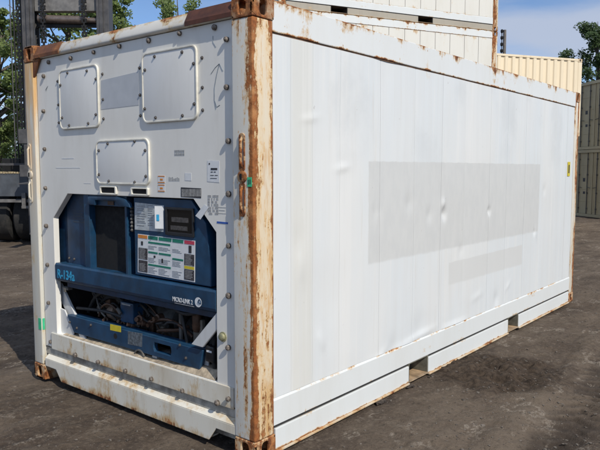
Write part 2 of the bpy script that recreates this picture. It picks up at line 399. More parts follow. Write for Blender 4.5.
col = t.mix(t.rng(n1, .36, .64), (.064, .047, .035), (.098, .074, .055))
col = t.mix(t.rng(n5, .44, .62, 0., .8), col, (.140, .110, .083))
col = t.mix(t.rng(n2, .46, .68, 0., .6), col, (.132, .103, .077))
col = t.mix(t.rng(n2, .30, .45, .8, 0.), col, (.040, .030, .024))
col = t.mix(t.rng(n3, .48, .70, 0., .6), col, (.155, .122, .093))
col = t.mix(t.rng(n3, .30, .44, .6, 0.), col, (.036, .028, .022))
col = t.mix(t.rng(n6, .56, .70, 0., .45), col, (.185, .150, .118))
col = t.mix(t.rng(n6, .30, .44, .5, 0.), col, (.030, .024, .020))
col = t.mix(t.rng(n4, .64, .80, 0., .35), col, (.27, .235, .20))
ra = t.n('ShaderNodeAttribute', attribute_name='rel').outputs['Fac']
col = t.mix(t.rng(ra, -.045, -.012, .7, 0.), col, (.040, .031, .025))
col = t.mix(t.rng(ra, .004, .030, 0., .35), col, (.145, .115, .086))
# pale dust gathered in broken smears
wv = t.noise(1.7, 7, .66, (1, .55, 1), loc=(4, 9, 0), rot=(0, 0, -.9)); ln = t.math('ABSOLUTE', t.math('SUBTRACT', wv, .5))
brk = t.math('MULTIPLY', t.rng(t.noise(2.1, 6, .65, loc=(8, 1, 1)), .46, .60), t.rng(n6, .36, .54))
col = t.mix(t.math('MULTIPLY', t.rng(ln, .0, .022, .62, 0.), brk), col, (.30, .26, .215))
# fresh darker soil of the heap
rx, ry = RGT.x, RGT.y; fl = math.hypot(FWD.x, FWD.y)
dx = t.math('SUBTRACT', X, MX); dy = t.math('SUBTRACT', Y, MY)
lx = t.math('ADD', t.math('MULTIPLY', dx, rx/.66), t.math('MULTIPLY', dy, ry/.66))
ly = t.math('ADD', t.math('MULTIPLY', dx, FWD.x/.60), t.math('MULTIPLY', dy, FWD.y/.60))
rr = t.math('SQRT', t.math('ADD', t.math('MULTIPLY', lx, lx), t.math('MULTIPLY', ly, ly)))
rr = t.math('ADD', rr, t.math('MULTIPLY', t.math('SUBTRACT', n2, .5), .55))
soil = t.mix(t.rng(n3, .35, .65), (.030, .021, .015), (.072, .052, .037))
col = t.mix(t.rng(rr, .72, .95, .95, 0.), col, soil)
t.bump(t.math('ADD', t.math('ADD', t.math('MULTIPLY', n3, .9), t.math('MULTIPLY', n6, .7)), t.math('MULTIPLY', n4, .4)), .9, .014)
t.out(col, .95, spec=.25)
me.materials.append(t.mat)
g = bpy.data.objects.new('ground', me); COL.objects.link(g); g['kind'] = 'structure'
g['label'] = 'dark brown dirt yard with ruts, dust and loose gravel'
def gz(x, y): return float(height(np.array([x]), np.array([y]))[0])

# ---------------------------------------------------------------- reefer shell (local frame: long side in view is x=0, machinery end y=0)
def casting_mesh(sx, sy, sz):
    """hollow cast corner: outer faces towards sx, sy, sz; oval holes on the outer faces"""
    w, l, h = .162, .178, .118; th = .018; b = MB()
    def stad(a0, a1, b0, b1, ra, rb, n=16):
        ca, cb = (a0+a1)/2, (b0+b1)/2; inner = []; outer = []
        for i in range(n):
            w_ = 2*math.pi*(i+.5)/n; c, s_ = math.cos(w_), math.sin(w_)
            e = .62; inner.append((ca+ra*math.copysign(abs(c)**e, c), cb+rb*math.copysign(abs(s_)**e, s_)))
            k = max(abs(c), abs(s_)); outer.append((ca+(a1-a0)/2*c/k, cb+(b1-b0)/2*s_/k))
        return outer, inner
    x0, x1 = (0, w) if sx < 0 else (-w, 0); y0, y1 = (0, l) if sy < 0 else (-l, 0); z0, z1 = (0, h) if sz < 0 else (-h, 0)
    o, i = stad(y0, y1, z0, z1, .030, .042); xo = 0; b.frame(o, i, 0, 0, math.copysign(th, -sx))
    o, i = stad(x0, x1, z0, z1, .030, .042); b.frame(o, i, 1, 0, math.copysign(th, -sy))
    o, i = stad(x0, x1, y0, y1, .030, .055); b.frame(o, i, 2, 0, math.copysign(th, -sz))
    # closing faces on the inner sides
    b.box(x1-th if sx < 0 else x0, x1 if sx < 0 else x0+th, y0+.002, y1-.002, z0+.002, z1-.002)
    b.box(x0+.002, x1-.002, y1-th if sy < 0 else y0, y1 if sy < 0 else y0+th, z0+.002, z1-.002)
    b.box(x0+.002, x1-.002, y0+.002, y1-.002, z1-th if sz < 0 else z0, z1 if sz < 0 else z0+th)
    return b
CAST = {}
def castings(root, Lc, Hc, mt, ml):
    for sx in (-1, 1):
        for sy in (-1, 1):
            for sz in (-1, 1):
                k = (sx, sy, sz, mt.name, ml.name)
                loc = Vector((HX*sx, Lc/2*sy, Hc/2+Hc/2*sz))
                if k not in CAST:
                    o = casting_mesh(sx, sy, sz).build('corner_casting', mt if sz > 0 else ml, None, .004, seg=1); o.parent = root; CAST[k] = o; o.location = loc
                else: link_copy(CAST[k], root, loc)

SEAMS = [.170, .326, .533, .813, 1.291, 1.77, 2.211, 2.639, 3.17, 3.579, 4.062, 4.53, 4.98, 5.40, 5.66]
DENTS = []
for px, py, r, dp in ((445, 214, .045, .022), (444, 204, .035, -.012), (490, 211, .032, .020), (378, 211, .05, .007), (410, 203, .06, .006), (535, 232, .03, .01),
                      (360, 385, .13, .010), (395, 350, .10, .009), (497, 300, .07, .010), (350, 120, .16, .006), (430, 215, .05, .007), (462, 250, .05, .006),
                      (372, 375, .09, -.006), (330, 300, .22, .006), (420, 330, .12, .008), (545, 190, .05, .006), (300, 240, .09, .004), (388, 60, .2, .005)):
    y_, z_ = SP(px, py); DENTS.append((y_, z_, r, dp))
CREASES = []
for pa, pb, wd, dp in (((352, 398), (388, 347), .028, .011), ((322, 392), (352, 378), .030, .008), ((392, 352), (440, 325), .026, .009), ((440, 330), (470, 318), .022, .008), ((300, 250), (304, 285), .030, .006),
                       ((470, 302), (484, 292), .03, .004), ((334, 170), (352, 166), .022, .006), ((378, 200), (379, 222), .020, .008), ((505, 292), (512, 280), .025, .004), ((318, 330), (326, 352), .028, .007), ((536, 225), (537, 240), .02, .009), ((300, 120), (322, 117), .02, .005)):
    ya_, za_ = SP(*pa); yb_, zb2_ = SP(*pb); CREASES.append((ya_, za_, yb_, zb2_, wd, dp))
def wall_disp(y, z):
    d = .006*(vnoise(y*2.1+5, z*1.2, 21)-.5)+.0026*(vnoise(y*5, z*3.4, 22)-.5)+.0012*(vnoise(y*13, z*9, 23)-.5)*np.clip(1.3-z,.15,1)
    for (ya, za, yb, zb, wd, dp) in CREASES:
        ly_, lz_ = yb-ya, zb-za; L_2 = ly_*ly_+lz_*lz_; tt = np.clip(((y-ya)*ly_+(z-za)*lz_)/L_2, 0, 1); dd = np.hypot(y-ya-tt*ly_, z-za-tt*lz_)
        d = d+dp*np.sin(np.pi*np.clip(tt, .05, .95))*np.exp(-(dd/wd)**2)
    for y0, z0, r, dp in DENTS: d = d-dp*np.exp(-(((y-y0)**2+(z-z0)**2*.6)/r**2)*1.6)
    return d
def side_panels(parent, seams, x, z0, z1, mat, step=.03, dent=True, gap=.0007, off=Vector((0, 0, 0)), seed=0):
    r = random.Random(seed)
    for k in range(len(seams)-1):
        a, b = seams[k]+gap, seams[k+1]-gap
        ny_ = max(2, int((b-a)/step)); nz_ = max(2, int((z1-z0)/step))
        ys = np.linspace(a, b, ny_+1); zs = np.linspace(z0, z1, nz_+1); Y_, Z_ = np.meshgrid(ys, zs, indexing='ij')
        px = r.uniform(-.0007, .0007)
        X_ = x+px+(wall_disp(Y_, Z_) if dent else .003*(vnoise(Y_*2+seed*9, Z_*2, 30)-.5))
        edge = np.minimum(np.minimum(Y_-a, b-Y_), .010)/.010                    # rolled panel edge
        X_ = X_-.0010*(1-edge)**2
        vs = [(float(p), float(q), float(w)) for p, q, w in zip(X_.ravel(), Y_.ravel(), Z_.ravel())]; n = nz_+1
        fs = [(i*n+j, (i+1)*n+j, (i+1)*n+j+1, i*n+j+1) for i in range(ny_) for j in range(nz_)]
        base = len(vs)
        # returned edges so that the sheet has thickness
        ring = [i*n for i in range(ny_+1)]+[ny_*n+j for j in range(1, n)]+[i*n+nz_ for i in range(ny_-1, -1, -1)]+[j for j in range(nz_-1, 0, -1)]
        for q in ring: vs.append((x-.020, vs[q][1], vs[q][2]))
        m_ = len(ring); fs += [(ring[i], base+i, base+(i+1) % m_, ring[(i+1) % m_]) for i in range(m_)]
        mb = MB(); mb.add(vs, fs); o = mb.build('wall_panel', mat, parent, smooth=True)

def pocket_rail(root, yA, yB, pk, mat, inner, x=0.):
    segs = []; y = yA
    for p0, p1 in pk: segs.append((y, p0)); y = p1
    segs.append((y, yB))
    for s0, s1 in segs:
        b = MB(); b.box(x-.055, x-.004, s0, s1, .016, .146); b.box(x-.09, x-.0555, s0, s1, .016, .03); b.build('bottom_rail', mat, root, .005)
        b = MB(); b.prism([(x-.05, .006), (x+.004, .006), (x+.004, .0145), (x-.05, .0145)], 1, s0, s1) if False else b.box(x-.05, x+.007, s0+.001, s1-.001, .003, .0155); b.build('rail_lip', M['liprust'], root, .002, seg=1)
    for p0, p1 in pk:
        b = MB()
        b.box(x-1.0, x-.007, p0+.0015, p0+.013, .0265, .1575); b.box(x-1.0, x-.007, p1-.013, p1-.0015, .0265, .1575)
        b.mi = 1; b.box(x-1.0, x-.003, p0+.001, p1-.001, .014, .026); b.mi = 0; b.box(x-1.0, x-.006, p0+.001, p1-.001, .158, .1672)
        b.box(x-1.02, x-1.0005, p0+.001, p1-.001, .016, .167)
        b.build('fork_pocket', [inner, M['pocket']], root, .002, seg=1)

def reefer_shell(root, Lc, mats, seams, pk, dent, step):
    ox, oy = root.location.x+HX, root.location.y-Lc/2          # world of local corner x=0,y=0 (no rotation yet)
    assert abs(ox) < 1e-6 and abs(oy) < 1e-6
    # side wall in view: backing sheet with panels on it
    b = MB(); b.box(-.06, -.034, .16, Lc-.165, .33, 2.412); wall = b.build('side_wall', mats['seam'], root)
    side_panels(wall, seams, -.008, .331, 2.404, mats['side'], step, dent, .0007 if dent else .006)
    b = MB(); b.box(-WID+.010, -WID+.06, .16, Lc-.165, .17, 2.412); b.build('side_wall', mats['unit'], root)
    b = MB(); b.box(-.033, -.0095, .166, Lc-.166, 2.4045, 2.4135); b.build('rail_seal', M['rustseal'], root)  # dark rusty strip in the groove under the top rail
    # top and bottom side rails
    for x0, x1 in ((-.06, -.002), (-WID+.002, -WID+.06)):
        b = MB(); b.box(x0, x1, .166, Lc-.166, 2.414, 2.586); b.build('top_rail', mats['toprail'], root, .006)
    b = MB(); b.prism([(-.05, .168), (-.003, .168), (-.003, .316), (-.010, .329), (-.05, .329)], 1, .165, Lc-.165); b.build('skirt_rail', mats['skirt'], root, .002, seg=1)
    wy = [.165]+[q for p0, p1 in pk for q in (p0-.014, p1+.014)]+[Lc-.165]
    for k in range(0, len(wy), 2): b = MB(); b.box(-.09, -.016, wy[k], wy[k+1], .10, .20) if False else b.box(-.05, -.016, wy[k], wy[k+1], .1475, .1665); b.build('rail_web', M['seal'], root)  # black strip laid in the groove between skirt and bottom rail
    pocket_rail(root, .180, Lc-.175, pk, mats['lowrail'], mats['inner'])
    b = MB(); b.box(-WID+.004, -WID+.06, .18, Lc-.175, .012, .168); b.build('bottom_rail', mats['skirt'], root, .004)
    b = MB(); b.box(-WID+.06, -.06, .16, Lc-.15, 2.50, 2.572); b.build('roof', M['roof'], root)
    b = MB(); b.box(-WID+.062, -.10, .35, Lc-.1, .17, .22); b.build('floor', M['dark'], root)
    # rear door end
    for x0, x1 in ((-WID+.166, -WID/2-.003), (-WID/2+.003, -.166)):
        b = MB(); b.box(x0, x1, Lc-.075, Lc-.02, .15, 2.46); b.build('rear_door', mats['unit'], root, .006)
    b = MB(); b.box(-WID+.163, -.163, Lc-.10, Lc-.006, 2.47, 2.585); b.build('rear_header', mats['toprail'], root, .005)
    b = MB(); b.box(-WID+.163, -.163, Lc-.10, Lc-.006, .02, .14); b.build('rear_sill', mats['skirt'], root, .005)
    castings(root, Lc, HGT, mats['ctop'], mats['clow'])
    for x0, x1, nm, left in ((-.165, -.004, 'post_near', 0), (-WID+.004, -WID+.13, 'post_left', 1)):
        b = MB()
        b.box(x0, x1, .004, .168, .1195, HGT-.1195)
        b.build('corner_post', mats[nm], root, .010, True, 3)
        b = MB(); b.box(x0 if not left else x0, x1 if not left else x0+.16, Lc-.168, Lc-.004, .1195, HGT-.1195); b.build('corner_post', mats['post_far'], root, .008, True)

mainmats = dict(side=M['side'], unit=M['unit'], toprail=M['toprail'], skirt=M['skirt'], ctop=M['casting_top'], clow=M['casting_low'],
                post_near=M['post_near'], post_left=M['post_left'], post_far=M['post_far'], seam=M['seam'], lowrail=M['skirt'], inner=plain('dirty_pocket_wall', (.17, .165, .13), .8, 0, .4, 9, .6, (.08, .065, .045)))  # pocket walls: dirt, with the shade of the recess added to the colour
box = thing('refrigerated_container', 'white rusty refrigerated shipping container with blue cooling machinery in its front end', 'container', (-HX, HY, 0))
PK = [(1.726, 2.04), (3.708, 3.994)]
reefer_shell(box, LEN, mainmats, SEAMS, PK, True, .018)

# ---- front end frame
b = MB(); b.prism([(.004, 2.497), (.004, 2.512), (.036, 2.574), (.16, 2.574), (.16, 2.488), (.016, 2.488)], 0, -WID+.163, -.163)
header = b.build('header_rail', M['header'], box, .006, True)
for x0, x1 in ((-2.276, -1.93), (-.545, -.162)):
    b = MB(); b.prism([(-.002, 2.490), (-.002, 2.514), (.032, 2.581), (.15, 2.581), (.15, 2.577), (.035, 2.577), (.0035, 2.5155), (.0035, 2.490)], 0, x0, x1)
    b.build('corner_plate', M['brown'] if x0 < -1 else M['maroon'], box)
b = MB(); b.prism([(-2.31, 2.487), (-2.21, 2.487), (-2.31, 2.35)], 1, .006, .024); b.build('gusset_plate', M['brown'], box, .002, seg=1)
# front bottom rail with clipped cut-outs at both ends
zl = .198
poly = [(-2.276, .115), (-2.12, .115), (-2.05, .032), (-.39, .032), (-.325, .120), (-.163, .120), (-.163, .176), (-2.276, .176)]
b = MB(); b.prism([(.004, .1768), (.038, .207), (.09, .207), (.09, .197), (.042, .197), (.014, .1768)], 0, -2.276, -.163); b.build('sill_lip', M['sill'], box, .003, seg=1)
b = MB(); b.prism(poly, 1, .006, .016)
b.prism([(-2.04, .034), (-.40, .034), (-.40, .044), (-2.04, .044)], 1, .017, .10)
b.build('front_sill', M['sill'], box, .004)
b = MB(); b.box(-2.30, -.12, .085, .12, .05, .20); b.box(-2.298, -.17, .036, .09, .2085, .26); b.build('sill_web', plain('dirty_grey_web', (.42, .40, .35), .7, 0, .35, 9, .7, (.12, .095, .07)), box)

# ---- cooling unit: white front plate with the machinery opening
YP = .030
op = [(-2.125, .395), (-2.125, 1.289), (-1.917, 1.478), (-.524, 1.480), (-.330, 1.291), (-.335, .395)]
ou = [(-2.298, .272), (-2.298, 1.289), (-2.298, 2.484), (-.176, 2.484), (-.176, 1.291), (-.176, .272)]
b = MB(); b.frame(ou, op, 1, YP, YP+.045); plate = b.build('front_plate', M['unit'], box, .0025, seg=1)
b = MB(); b.box(-.1755, -.166, YP+.012, YP+.04, .25, 2.484); b.box(-2.30, -.17, YP+.02, YP+.05, 2.4843, 2.4878); b.build('gasket', M['seal'], plate)
# lower ledge of the unit frame
b = MB(); b.box(-2.20, -.19, .021, YP-.001, .262, .392); b.box(-2.20, -.34, YP+.046, .30, .378, .392); b.build('unit_ledge', M['sill'], box, .004)
# bolts
bolt_src = None
def bolt(x, z, Y=YP):
    global bolt_src
    if bolt_src is None:
        q = MB(); q.lathe((0, 0, 0), (0, -1, 0), [(0, .017), (.004, .017), (.004, .011), (.010, .011), (.010, .0175), (.016, .0175), (.022, .012), (.025, .004)], 12)
        bolt_src = q.build('bolt', M['bolt'], None, smooth=True); o = bolt_src; o.parent = plate
    else: o = link_copy(bolt_src, plate)
    o.location = (x+HX, Y-HY, z); k_ = random.uniform(.82, 1.06); o.scale = (k_, random.uniform(.75, 1.05), k_); o.rotation_euler = (random.uniform(-.08, .08), random.uniform(0, 3), random.uniform(-.08, .08))
for px, py in ((47, 62), (69, 58), (92, 52), (118, 46), (147, 40), (178, 33), (213, 27), (225, 39), (225, 87), (227, 141), (227, 194), (227, 246), (227, 296), (227, 348), (228, 399),
               (42, 111), (43, 149), (44, 188), (45, 226), (46, 265), (47, 303), (49, 342), (75, 355), (98, 362), (125, 371), (151, 379), (182, 391), (217, 403), (42, 76)):
    x, z = FP(px, py, .012); bolt(max(min(x, -.205), -2.27), z, .021 if (z < .33 and -2.19 < x < -.2) else YP)
# access panels (> screw)
scr = MB().lathe((0, 0, 0), (0, -1, 0), [(0, .011), (.003, .011), (.0035, .0075), (.009, .0065)], 8).build('screw', M['screw'], None)
scr_used = False
def screw(par, x, y, z):
    global scr_used
    if not scr_used: o = scr; o.parent = par; scr_used = True
    else: o = link_copy(scr, par)
    o.location = (x+HX, y-HY, z)
for x0, x1, z0, z1, pts in ((-1.968, -1.470, 1.946, 2.374, 10), (-.985, -.466, 1.948, 2.384, 10), (-1.518, -.929, 1.556, 1.855, 8)):
    b = MB(); b.prism(rrect(x0+.012, x1-.012, z0+.012, z1-.012, .036), 1, YP-.011, YP-.0005)
    ap = b.build('access_panel', M['access'], box, .0015, True)
    b = MB(); b.frame(rrect(x0, x1, z0, z1, .045), rrect(x0+.0118, x1-.0118, z0+.0118, z1-.0118, .036), 1, YP-.015, YP-.0004); b.build('panel_rim', M['rim'], ap, .003, True)
    dx_, dz_ = x1-x0, z1-z0
    for fx, fz in ((.25, .075), (.75, .075), (.25, .925), (.75, .925), (.055, .2), (.055, .75), (.945, .2), (.945, .75)):
        screw(ap, x0+fx*dx_+random.uniform(-.006, .006), YP-.011, z0+fz*dz_+random.uniform(-.006, .006))
for x0 in (-1.02, -.43, -1.43, -2.0): # stray rivets beside the panels
    for z_ in (2.0, 2.13, 2.30): screw(plate, x0, YP, z_)
# grey overpainted patch and the two slots (framed drain openings)
x0, z0 = FP(101, 110); x1, z1 = FP(139, 71)
b = MB(); b.prism([FP(101, 80.5), FP(139, 71.5), FP(139, 105), FP(101, 109.5)], 1, YP-.0015, YP-.0003); b.build('overpaint_patch', M['greypatch'], plate)
for pa, pb in (((99.5, 186), (116, 195)), ((130.5, 187.5), (148, 196))):
    x0, z1 = FP(*pa, .015); x1, z0 = FP(*pb, .015)
    o = rrect(x0, x1, z0, z1, .008, 2); i = rrect(x0+.014, x1-.014, z0+.011, z1-.008, .005, 2)
    b = MB(); b.frame(o, i, 1, YP-.018, YP-.0004); s_ = b.build('vent_slot', M['rim'], box, .002, seg=1)
    b = MB(); b.box(x0+.01, x1-.01, YP-.006, YP-.0008, z0+.008, z1-.006); b.build('slot_back', M['mesh'], s_)

# ---- cavity
b = MB()
b.box(-2.25, -.20, .52, .54, .392, 1.50); b.box(-2.25, -2.232, YP+.046, .52, .392, 1.50); b.box(-.222, -.20, YP+.046, .52, .392, 1.50)
b.box(-2.232, -.222, YP+.046, .52, 1.50, 1.52); b.build('machinery_bay', M['dark'], box)
b = MB(); nn = 26
xs_ = np.linspace(-2.05, -.36, nn); ys_ = np.linspace(YP+.004, .30, 7)
vs = []; fs = []
for i, xx in enumerate(xs_):
    for j, yy in enumerate(ys_):
        hh = .3965+.040*float(vnoise(np.array([xx*7]), np.array([yy*9]), 41)[0])*(0 if j in (0, 6) else 1)*(1.7 if xx > -.75 else .8); vs.append((xx, yy, hh))
for i in range(nn-1):
    for j in range(6): fs.append((i*7+j, (i+1)*7+j, (i+1)*7+j+1, i*7+j+1))
b.add(vs, fs); o = b.build('sandy_dirt', M['dust'], box, smooth=True); o['kind'] = 'stuff'
# blue left cover with folded edge
Y1 = .095
pl = [FP(57.5, 262, Y1), FP(57.5, 219, Y1), FP(69, 196, Y1), FP(88.5, 198, Y1), FP(88.5, 262, Y1)]
b = MB(); xf, _ = FP(68, 230, Y1); pl2 = [(xf-.001, pl[0][1]-.05), (xf-.001, 1.49), (pl[3][0], 1.49), (pl[4][0], pl[4][1]-.05)]
b.prism([(-2.229, .93), (-2.229, 1.31), (xf-.02, 1.495), (xf-.001, 1.495), (xf-.001, .93)], 1, Y1+.02, Y1+.05)
b.prism(pl2, 1, Y1-.004, Y1+.04); cov = b.build('side_cover', M['blue_dark'], box, .005)
x0, z0 = FP(74, 222, Y1); x1, z1 = FP(86, 209, Y1); b = MB()
for i in range(5): b.box(x0, x1-random.random()*.04, Y1-.0055, Y1-.0045, z0+(z1-z0)*i/5, z0+(z1-z0)*(i+.45)/5)
b.build('worn_label', plain('worn_label_ink', (.035, .055, .085), .6), cov)
for px, py in ((70, 258), (75, 259), (60, 258), (88, 200)):
    x, z = FP(px, py, Y1); screw(cov, x, Y1-.004, z)
# black condenser screen in a blue surround
Y2 = .082
gx0, gz1 = FP(91, 203, Y2); gx1, gz0 = FP(131.5, 275, Y2)
b = MB(); b.box(gx0+.02, gx1-.02, Y2+.02, Y2+.03, .93, gz1); scrn = b.build('condenser_screen', M['mesh'], box)
b = MB(); b.box(pl[3][0]+.002, gx0+.02, Y2-.03, Y2+.03, .93, 1.496); b.box(gx1-.02, gx1+.004, Y2-.03, Y2+.03, .93, 1.496)
b.box(gx0+.021, gx1-.021, Y2-.028, Y2+.03, gz1-.012, 1.496); b.build('screen_surround', M['blue'], box, .004)
# curved blue fan shroud lip at the top right of the screen
sh = MB(); sh.prism([FP(a_, b_, Y2-.04) for a_, b_ in ((89.5, 196.5), (118, 196.5), (126, 199), (130.5, 203), (131.5, 207.5), (121, 205), (117, 200.5), (96.5, 200), (96.5, 205), (89.5, 204))], 1, Y2-.055, Y2-.0305); sh.build('shroud_lip', M['blue'], box, .003, True)
b = MB(); x, z = FP(111, 203, Y2-.03); b.box(x-.035, x+.035, Y2-.034, Y2-.0285, z-.014, z+.012); b.build('rating_tag', M['copper'], box)
hx, hz = FP(132, 208, .07)
b = MB()
for k in range(7): b.lathe((hx, .075, hz-.025*k), (0, -1, .2), [(0, .012), (.012, .012), (.018, .006)], 8)
b.build('latch', M['grey_metal'], box)
# control box
YC = .055
cxa, cza = FP(133.5, 196, YC); cxb, czb = FP(207, 285, YC)
cx1 = -.405; YCB = .20
b = MB(); b.prism([(cxa, .955), (cxa, 1.470), (-.575, 1.472), (-.445, 1.335), (cx1, 1.10), (cx1, .955)], 1, YC, .30)
ctrl = b.build('control_box', M['blue'], box, .006)
def decal(name, quad, mat, par, Y, d=.0012):
    q = MB(); q.prism([FP(a_, b_, Y) for a_, b_ in quad], 1, Y-d, Y-.0002); return q.build(name, mat, par)
dq = [FP(166, 206.5, YC), FP(194.5, 210, YC), FP(193.5, 237.5, YC), FP(166, 234, YC)]
dx0, dx1, dz0, dz1 = dq[0][0], dq[1][0], dq[2][1]+.002, dq[0][1]-.002
b = MB(); b.frame([(dx0, dz0), (dx1, dz0), (dx1, dz1), (dx0, dz1)], [(dx0+.022, dz0+.02), (dx1-.015, dz0+.02), (dx1-.015, dz1-.015), (dx0+.022, dz1-.015)], 1, YC-.012, YC-.0005)
dis = b.build('display_bezel', M['black'], ctrl, .002, seg=1)
b = MB(); b.box(dx0+.02, dx1-.013, YC-.006, YC-.001, dz0+.018, dz1-.013); b.build('display_window', M['glass'], ctrl)
b = MB(); b.box(dx0+.06, dx1-.05, YC-.0075, YC-.0065, dz0+.085, dz0+.115); b.box(dx0+.05, dx1-.06, YC-.0075, YC-.0065, dz0+.035, dz0+.062); b.build('keypad', M['screw'], ctrl)
# laminated sheets, one standing off and catching the sun
decal('instruction_sheet', [(135, 202.3), (164, 205.5), (164, 232), (135, 229.5)], M['film'], ctrl, YC, .002)
b = MB()
for i in range(9):
    yy = 205+i*2.4
    for xa, xb in ((137, 146), (148, 154)):
        p = FP(xa, yy+random.random(), YC-.003); q = FP(xb-random.random()*2, yy+1.2, YC-.003); b.box(p[0], q[0], YC-.0036, YC-.0026, p[1]-.004, p[1])
b.build('sheet_print', M['inkgrey'], ctrl)
p0 = FP(154.5, 205, YC-.003); p1 = FP(163.5, 230, YC-.003)
b = MB(); b.prism([(p0[0]+.035, YC-.030), (p1[0]+.004, YC-.0035), (p1[0]+.004, YC-.0025), (p0[0]+.033, YC-.028)], 2, p1[1]+.008, p0[1]-.004)
b.build('folded_card', M['paper'], ctrl)
b = MB(); w_ = p1[0]-p0[0]; b.prism([(p0[0]+w_*.55, YC-.0255), (p0[0]+w_*.75, YC-.0185), (p0[0]+w_*.75, YC-.0195), (p0[0]+w_*.55, YC-.0265)], 2, (p0[1]+p1[1])/2-.02, (p0[1]+p1[1])/2+.02); b.build('card_mark', M['cyan'], ctrl)
# operation chart: white sheet with coloured headings and text blocks
sq = [(138, 233.8), (195.3, 240.8), (195, 282.3), (138, 272)]
decal('operation_chart', sq, M['paper'], ctrl, YC, .002)
cA = FP(*sq[0], YC); cB = FP(*sq[1], YC); cD = FP(*sq[3], YC); cC = FP(*sq[2], YC)
def CH(u, v):
    a_ = (cA[0]+(cB[0]-cA[0])*u, cA[1]+(cB[1]-cA[1])*u); d_ = (cD[0]+(cC[0]-cD[0])*u, cD[1]+(cC[1]-cD[1])*u)
    return a_[0]+(d_[0]-a_[0])*v, a_[1]+(d_[1]-a_[1])*v
cb = MB()
def cell(u0, u1, v0, v1, mi, d=0):
    cb.mi = mi; cb.prism([CH(u0, v0), CH(u1, v0), CH(u1, v1), CH(u0, v1)], 1, YC-.0036-d, YC-.0022)
cell(.01, .18, .015, .10, 0); cell(.20, .37, .015, .10, 1); cell(.39, .61, .015, .10, 1); cell(.63, .81, .015, .10, 1); cell(.83, .99, .015, .10, 2)
for u0, u1, v in ((.20, .59, .16), (.20, .37, .41), (.39, .60, .41), (.63, .81, .49), (.20, .60, .73)): cell(u0, u1, v, v+.045, 1)
cell(.02, .185, .35, .64, 3); cell(.02, .185, .67, .97, 3); cell(.83, .99, .34, .62, 3); cell(.83, .99, .72, .97, 3); cell(.83, .99, .635, .705, 4)
cell(.065, .10, .18, .28, 5); cell(.90, .945, .13, .31, 5); cell(.30, .33, .50, .56, 5); cell(.44, .465, .55, .66, 5)
for c0, c1 in ((.20, .37), (.39, .60), (.63, .81)):
    v = .13
    while v < .95:
        if not any(abs(v-q) < .05 for q in (.16, .19, .41, .44, .49, .52, .73, .76)): cell(c0, c0+(c1-c0)*random.uniform(.5, 1), v, v+.010, 6)
        v += .034
for a0, b0, c0, d0 in ((.02, .185, .35, .97), (.83, .99, .34, .97)):
    v = c0+.02
    while v < d0-.02:
        if not (.63 < v < .73): cell(a0+.015, b0-random.uniform(.02, .06), v, v+.012, 7, .0004)
        v += .035
cb.build('chart_print', [M['orange'], M['green'], M['red'], M['blockdark'], M['yellow'], M['ink'], M['inkgrey'], M['fade']], ctrl)
decal('white_strip_label', [(204.5, 204.2), (208.8, 207.6), (200.5, 219.5), (195.5, 215.8)], M['paper'], box, YP-.002)
# dark gap right of the control box: pipes and a teal fitting
b = MB(); b.tube([(-.36, .14, .95), (-.36, .14, 1.34)], .014); b.tube([(-.34, .2, .95), (-.35, .19, 1.2), (-.40, .2, 1.4)], .02); b.build('pipe', M['hose'], box, smooth=True)
b = MB(); x, z = FP(211.5, 243, .12); b.lathe((x, .12, z-.03), (0, 0, 1), [(0, .02), (.03, .02), (.03, .012), (.06, .012)], 10); b.build('pipe_fitting', plain('teal_plastic', (.02, .16, .22), .4), box, smooth=True)

# blue cross band with the lettering
zt, zb = .946, .805
b = MB(); b.prism([(YP+.002, zb+.012), (YP-.004, zb+.03), (YP-.004, zt-.012), (YP+.004, zt), (.30, zt+.002), (.30, zt-.02), (.06, zt-.02), (.05, zb+.02), (.05, zb)], 0, -2.118, -.338)
band = b.build('blue_band', M['blue'], box, .003)
b = MB(); b.box(-2.0, -.36, .055, .075, zb-.035, zb+.015); b.build('band_flange', M['blue_dark'], box, .003)
def text(body, size, x, z, mat, name, par, Y, squash=1.0, shear=0., bold=0.):
    cu = bpy.data.curves.new(name, 'FONT'); cu.body = body; cu.size = size; cu.extrude = .0006; cu.shear = shear; cu.offset = bold
    to = bpy.data.objects.new(name, cu); COL.objects.link(to)
    dg = bpy.context.evaluated_depsgraph_get(); me_ = bpy.data.meshes.new_from_object(to.evaluated_get(dg))
    bpy.data.objects.remove(to); bpy.data.curves.remove(cu)
    for v in me_.vertices: v.co = Vector((v.co.x*squash+x+HX, Y-.0012-v.co.z-HY, v.co.y+z))
    me_.flip_normals(); me_.materials.clear(); me_.materials.append(mat)
    o = bpy.data.objects.new(name, me_); COL.objects.link(o); o.parent = par; return o
YB = YP-.004
xa, za = FP(57.5, 277.5, YB); xb, zb_ = FP(76, 282, YB)
text('R-134a', .098, xa, za-.002, M['cyan'], 'refrigerant_marking', band, YB, (xb-xa)/.33*1.10, 0, .0012)
xa, za = FP(172.5, 299.5, YB); xb, _ = FP(194, 300, YB)
text('MICRO-LINK 2', .040, xa, za-.008, M['paper'], 'lettering', band, YB, .74, .0, .0006)
b = MB(); b.box(xa+.02, xb, YB-.0012, YB-.0003, za-.020, za-.0165); b.build('lettering_rule', M['fade'], band)
lx_, lz_ = FP(198.3, 302.3, YB)
b = MB(); b.lathe((lx_, YB-.0003, lz_), (0, -1, 0), [(0, .030), (.0012, .030)], 24); emb = b.build('round_emblem', M['paper'], band)
b = MB(); pts = [(lx_+.024*math.cos(a_)*math.cos(.3)-.010*math.sin(2*a_)*.6, YB-.002, lz_+.012*math.sin(2*a_)+.008*math.cos(a_)) for a_ in np.linspace(-1.6, 1.6, 14)]
b.tube(pts, .0035, 5); b.build('emblem_swirl', M['blue'], band)

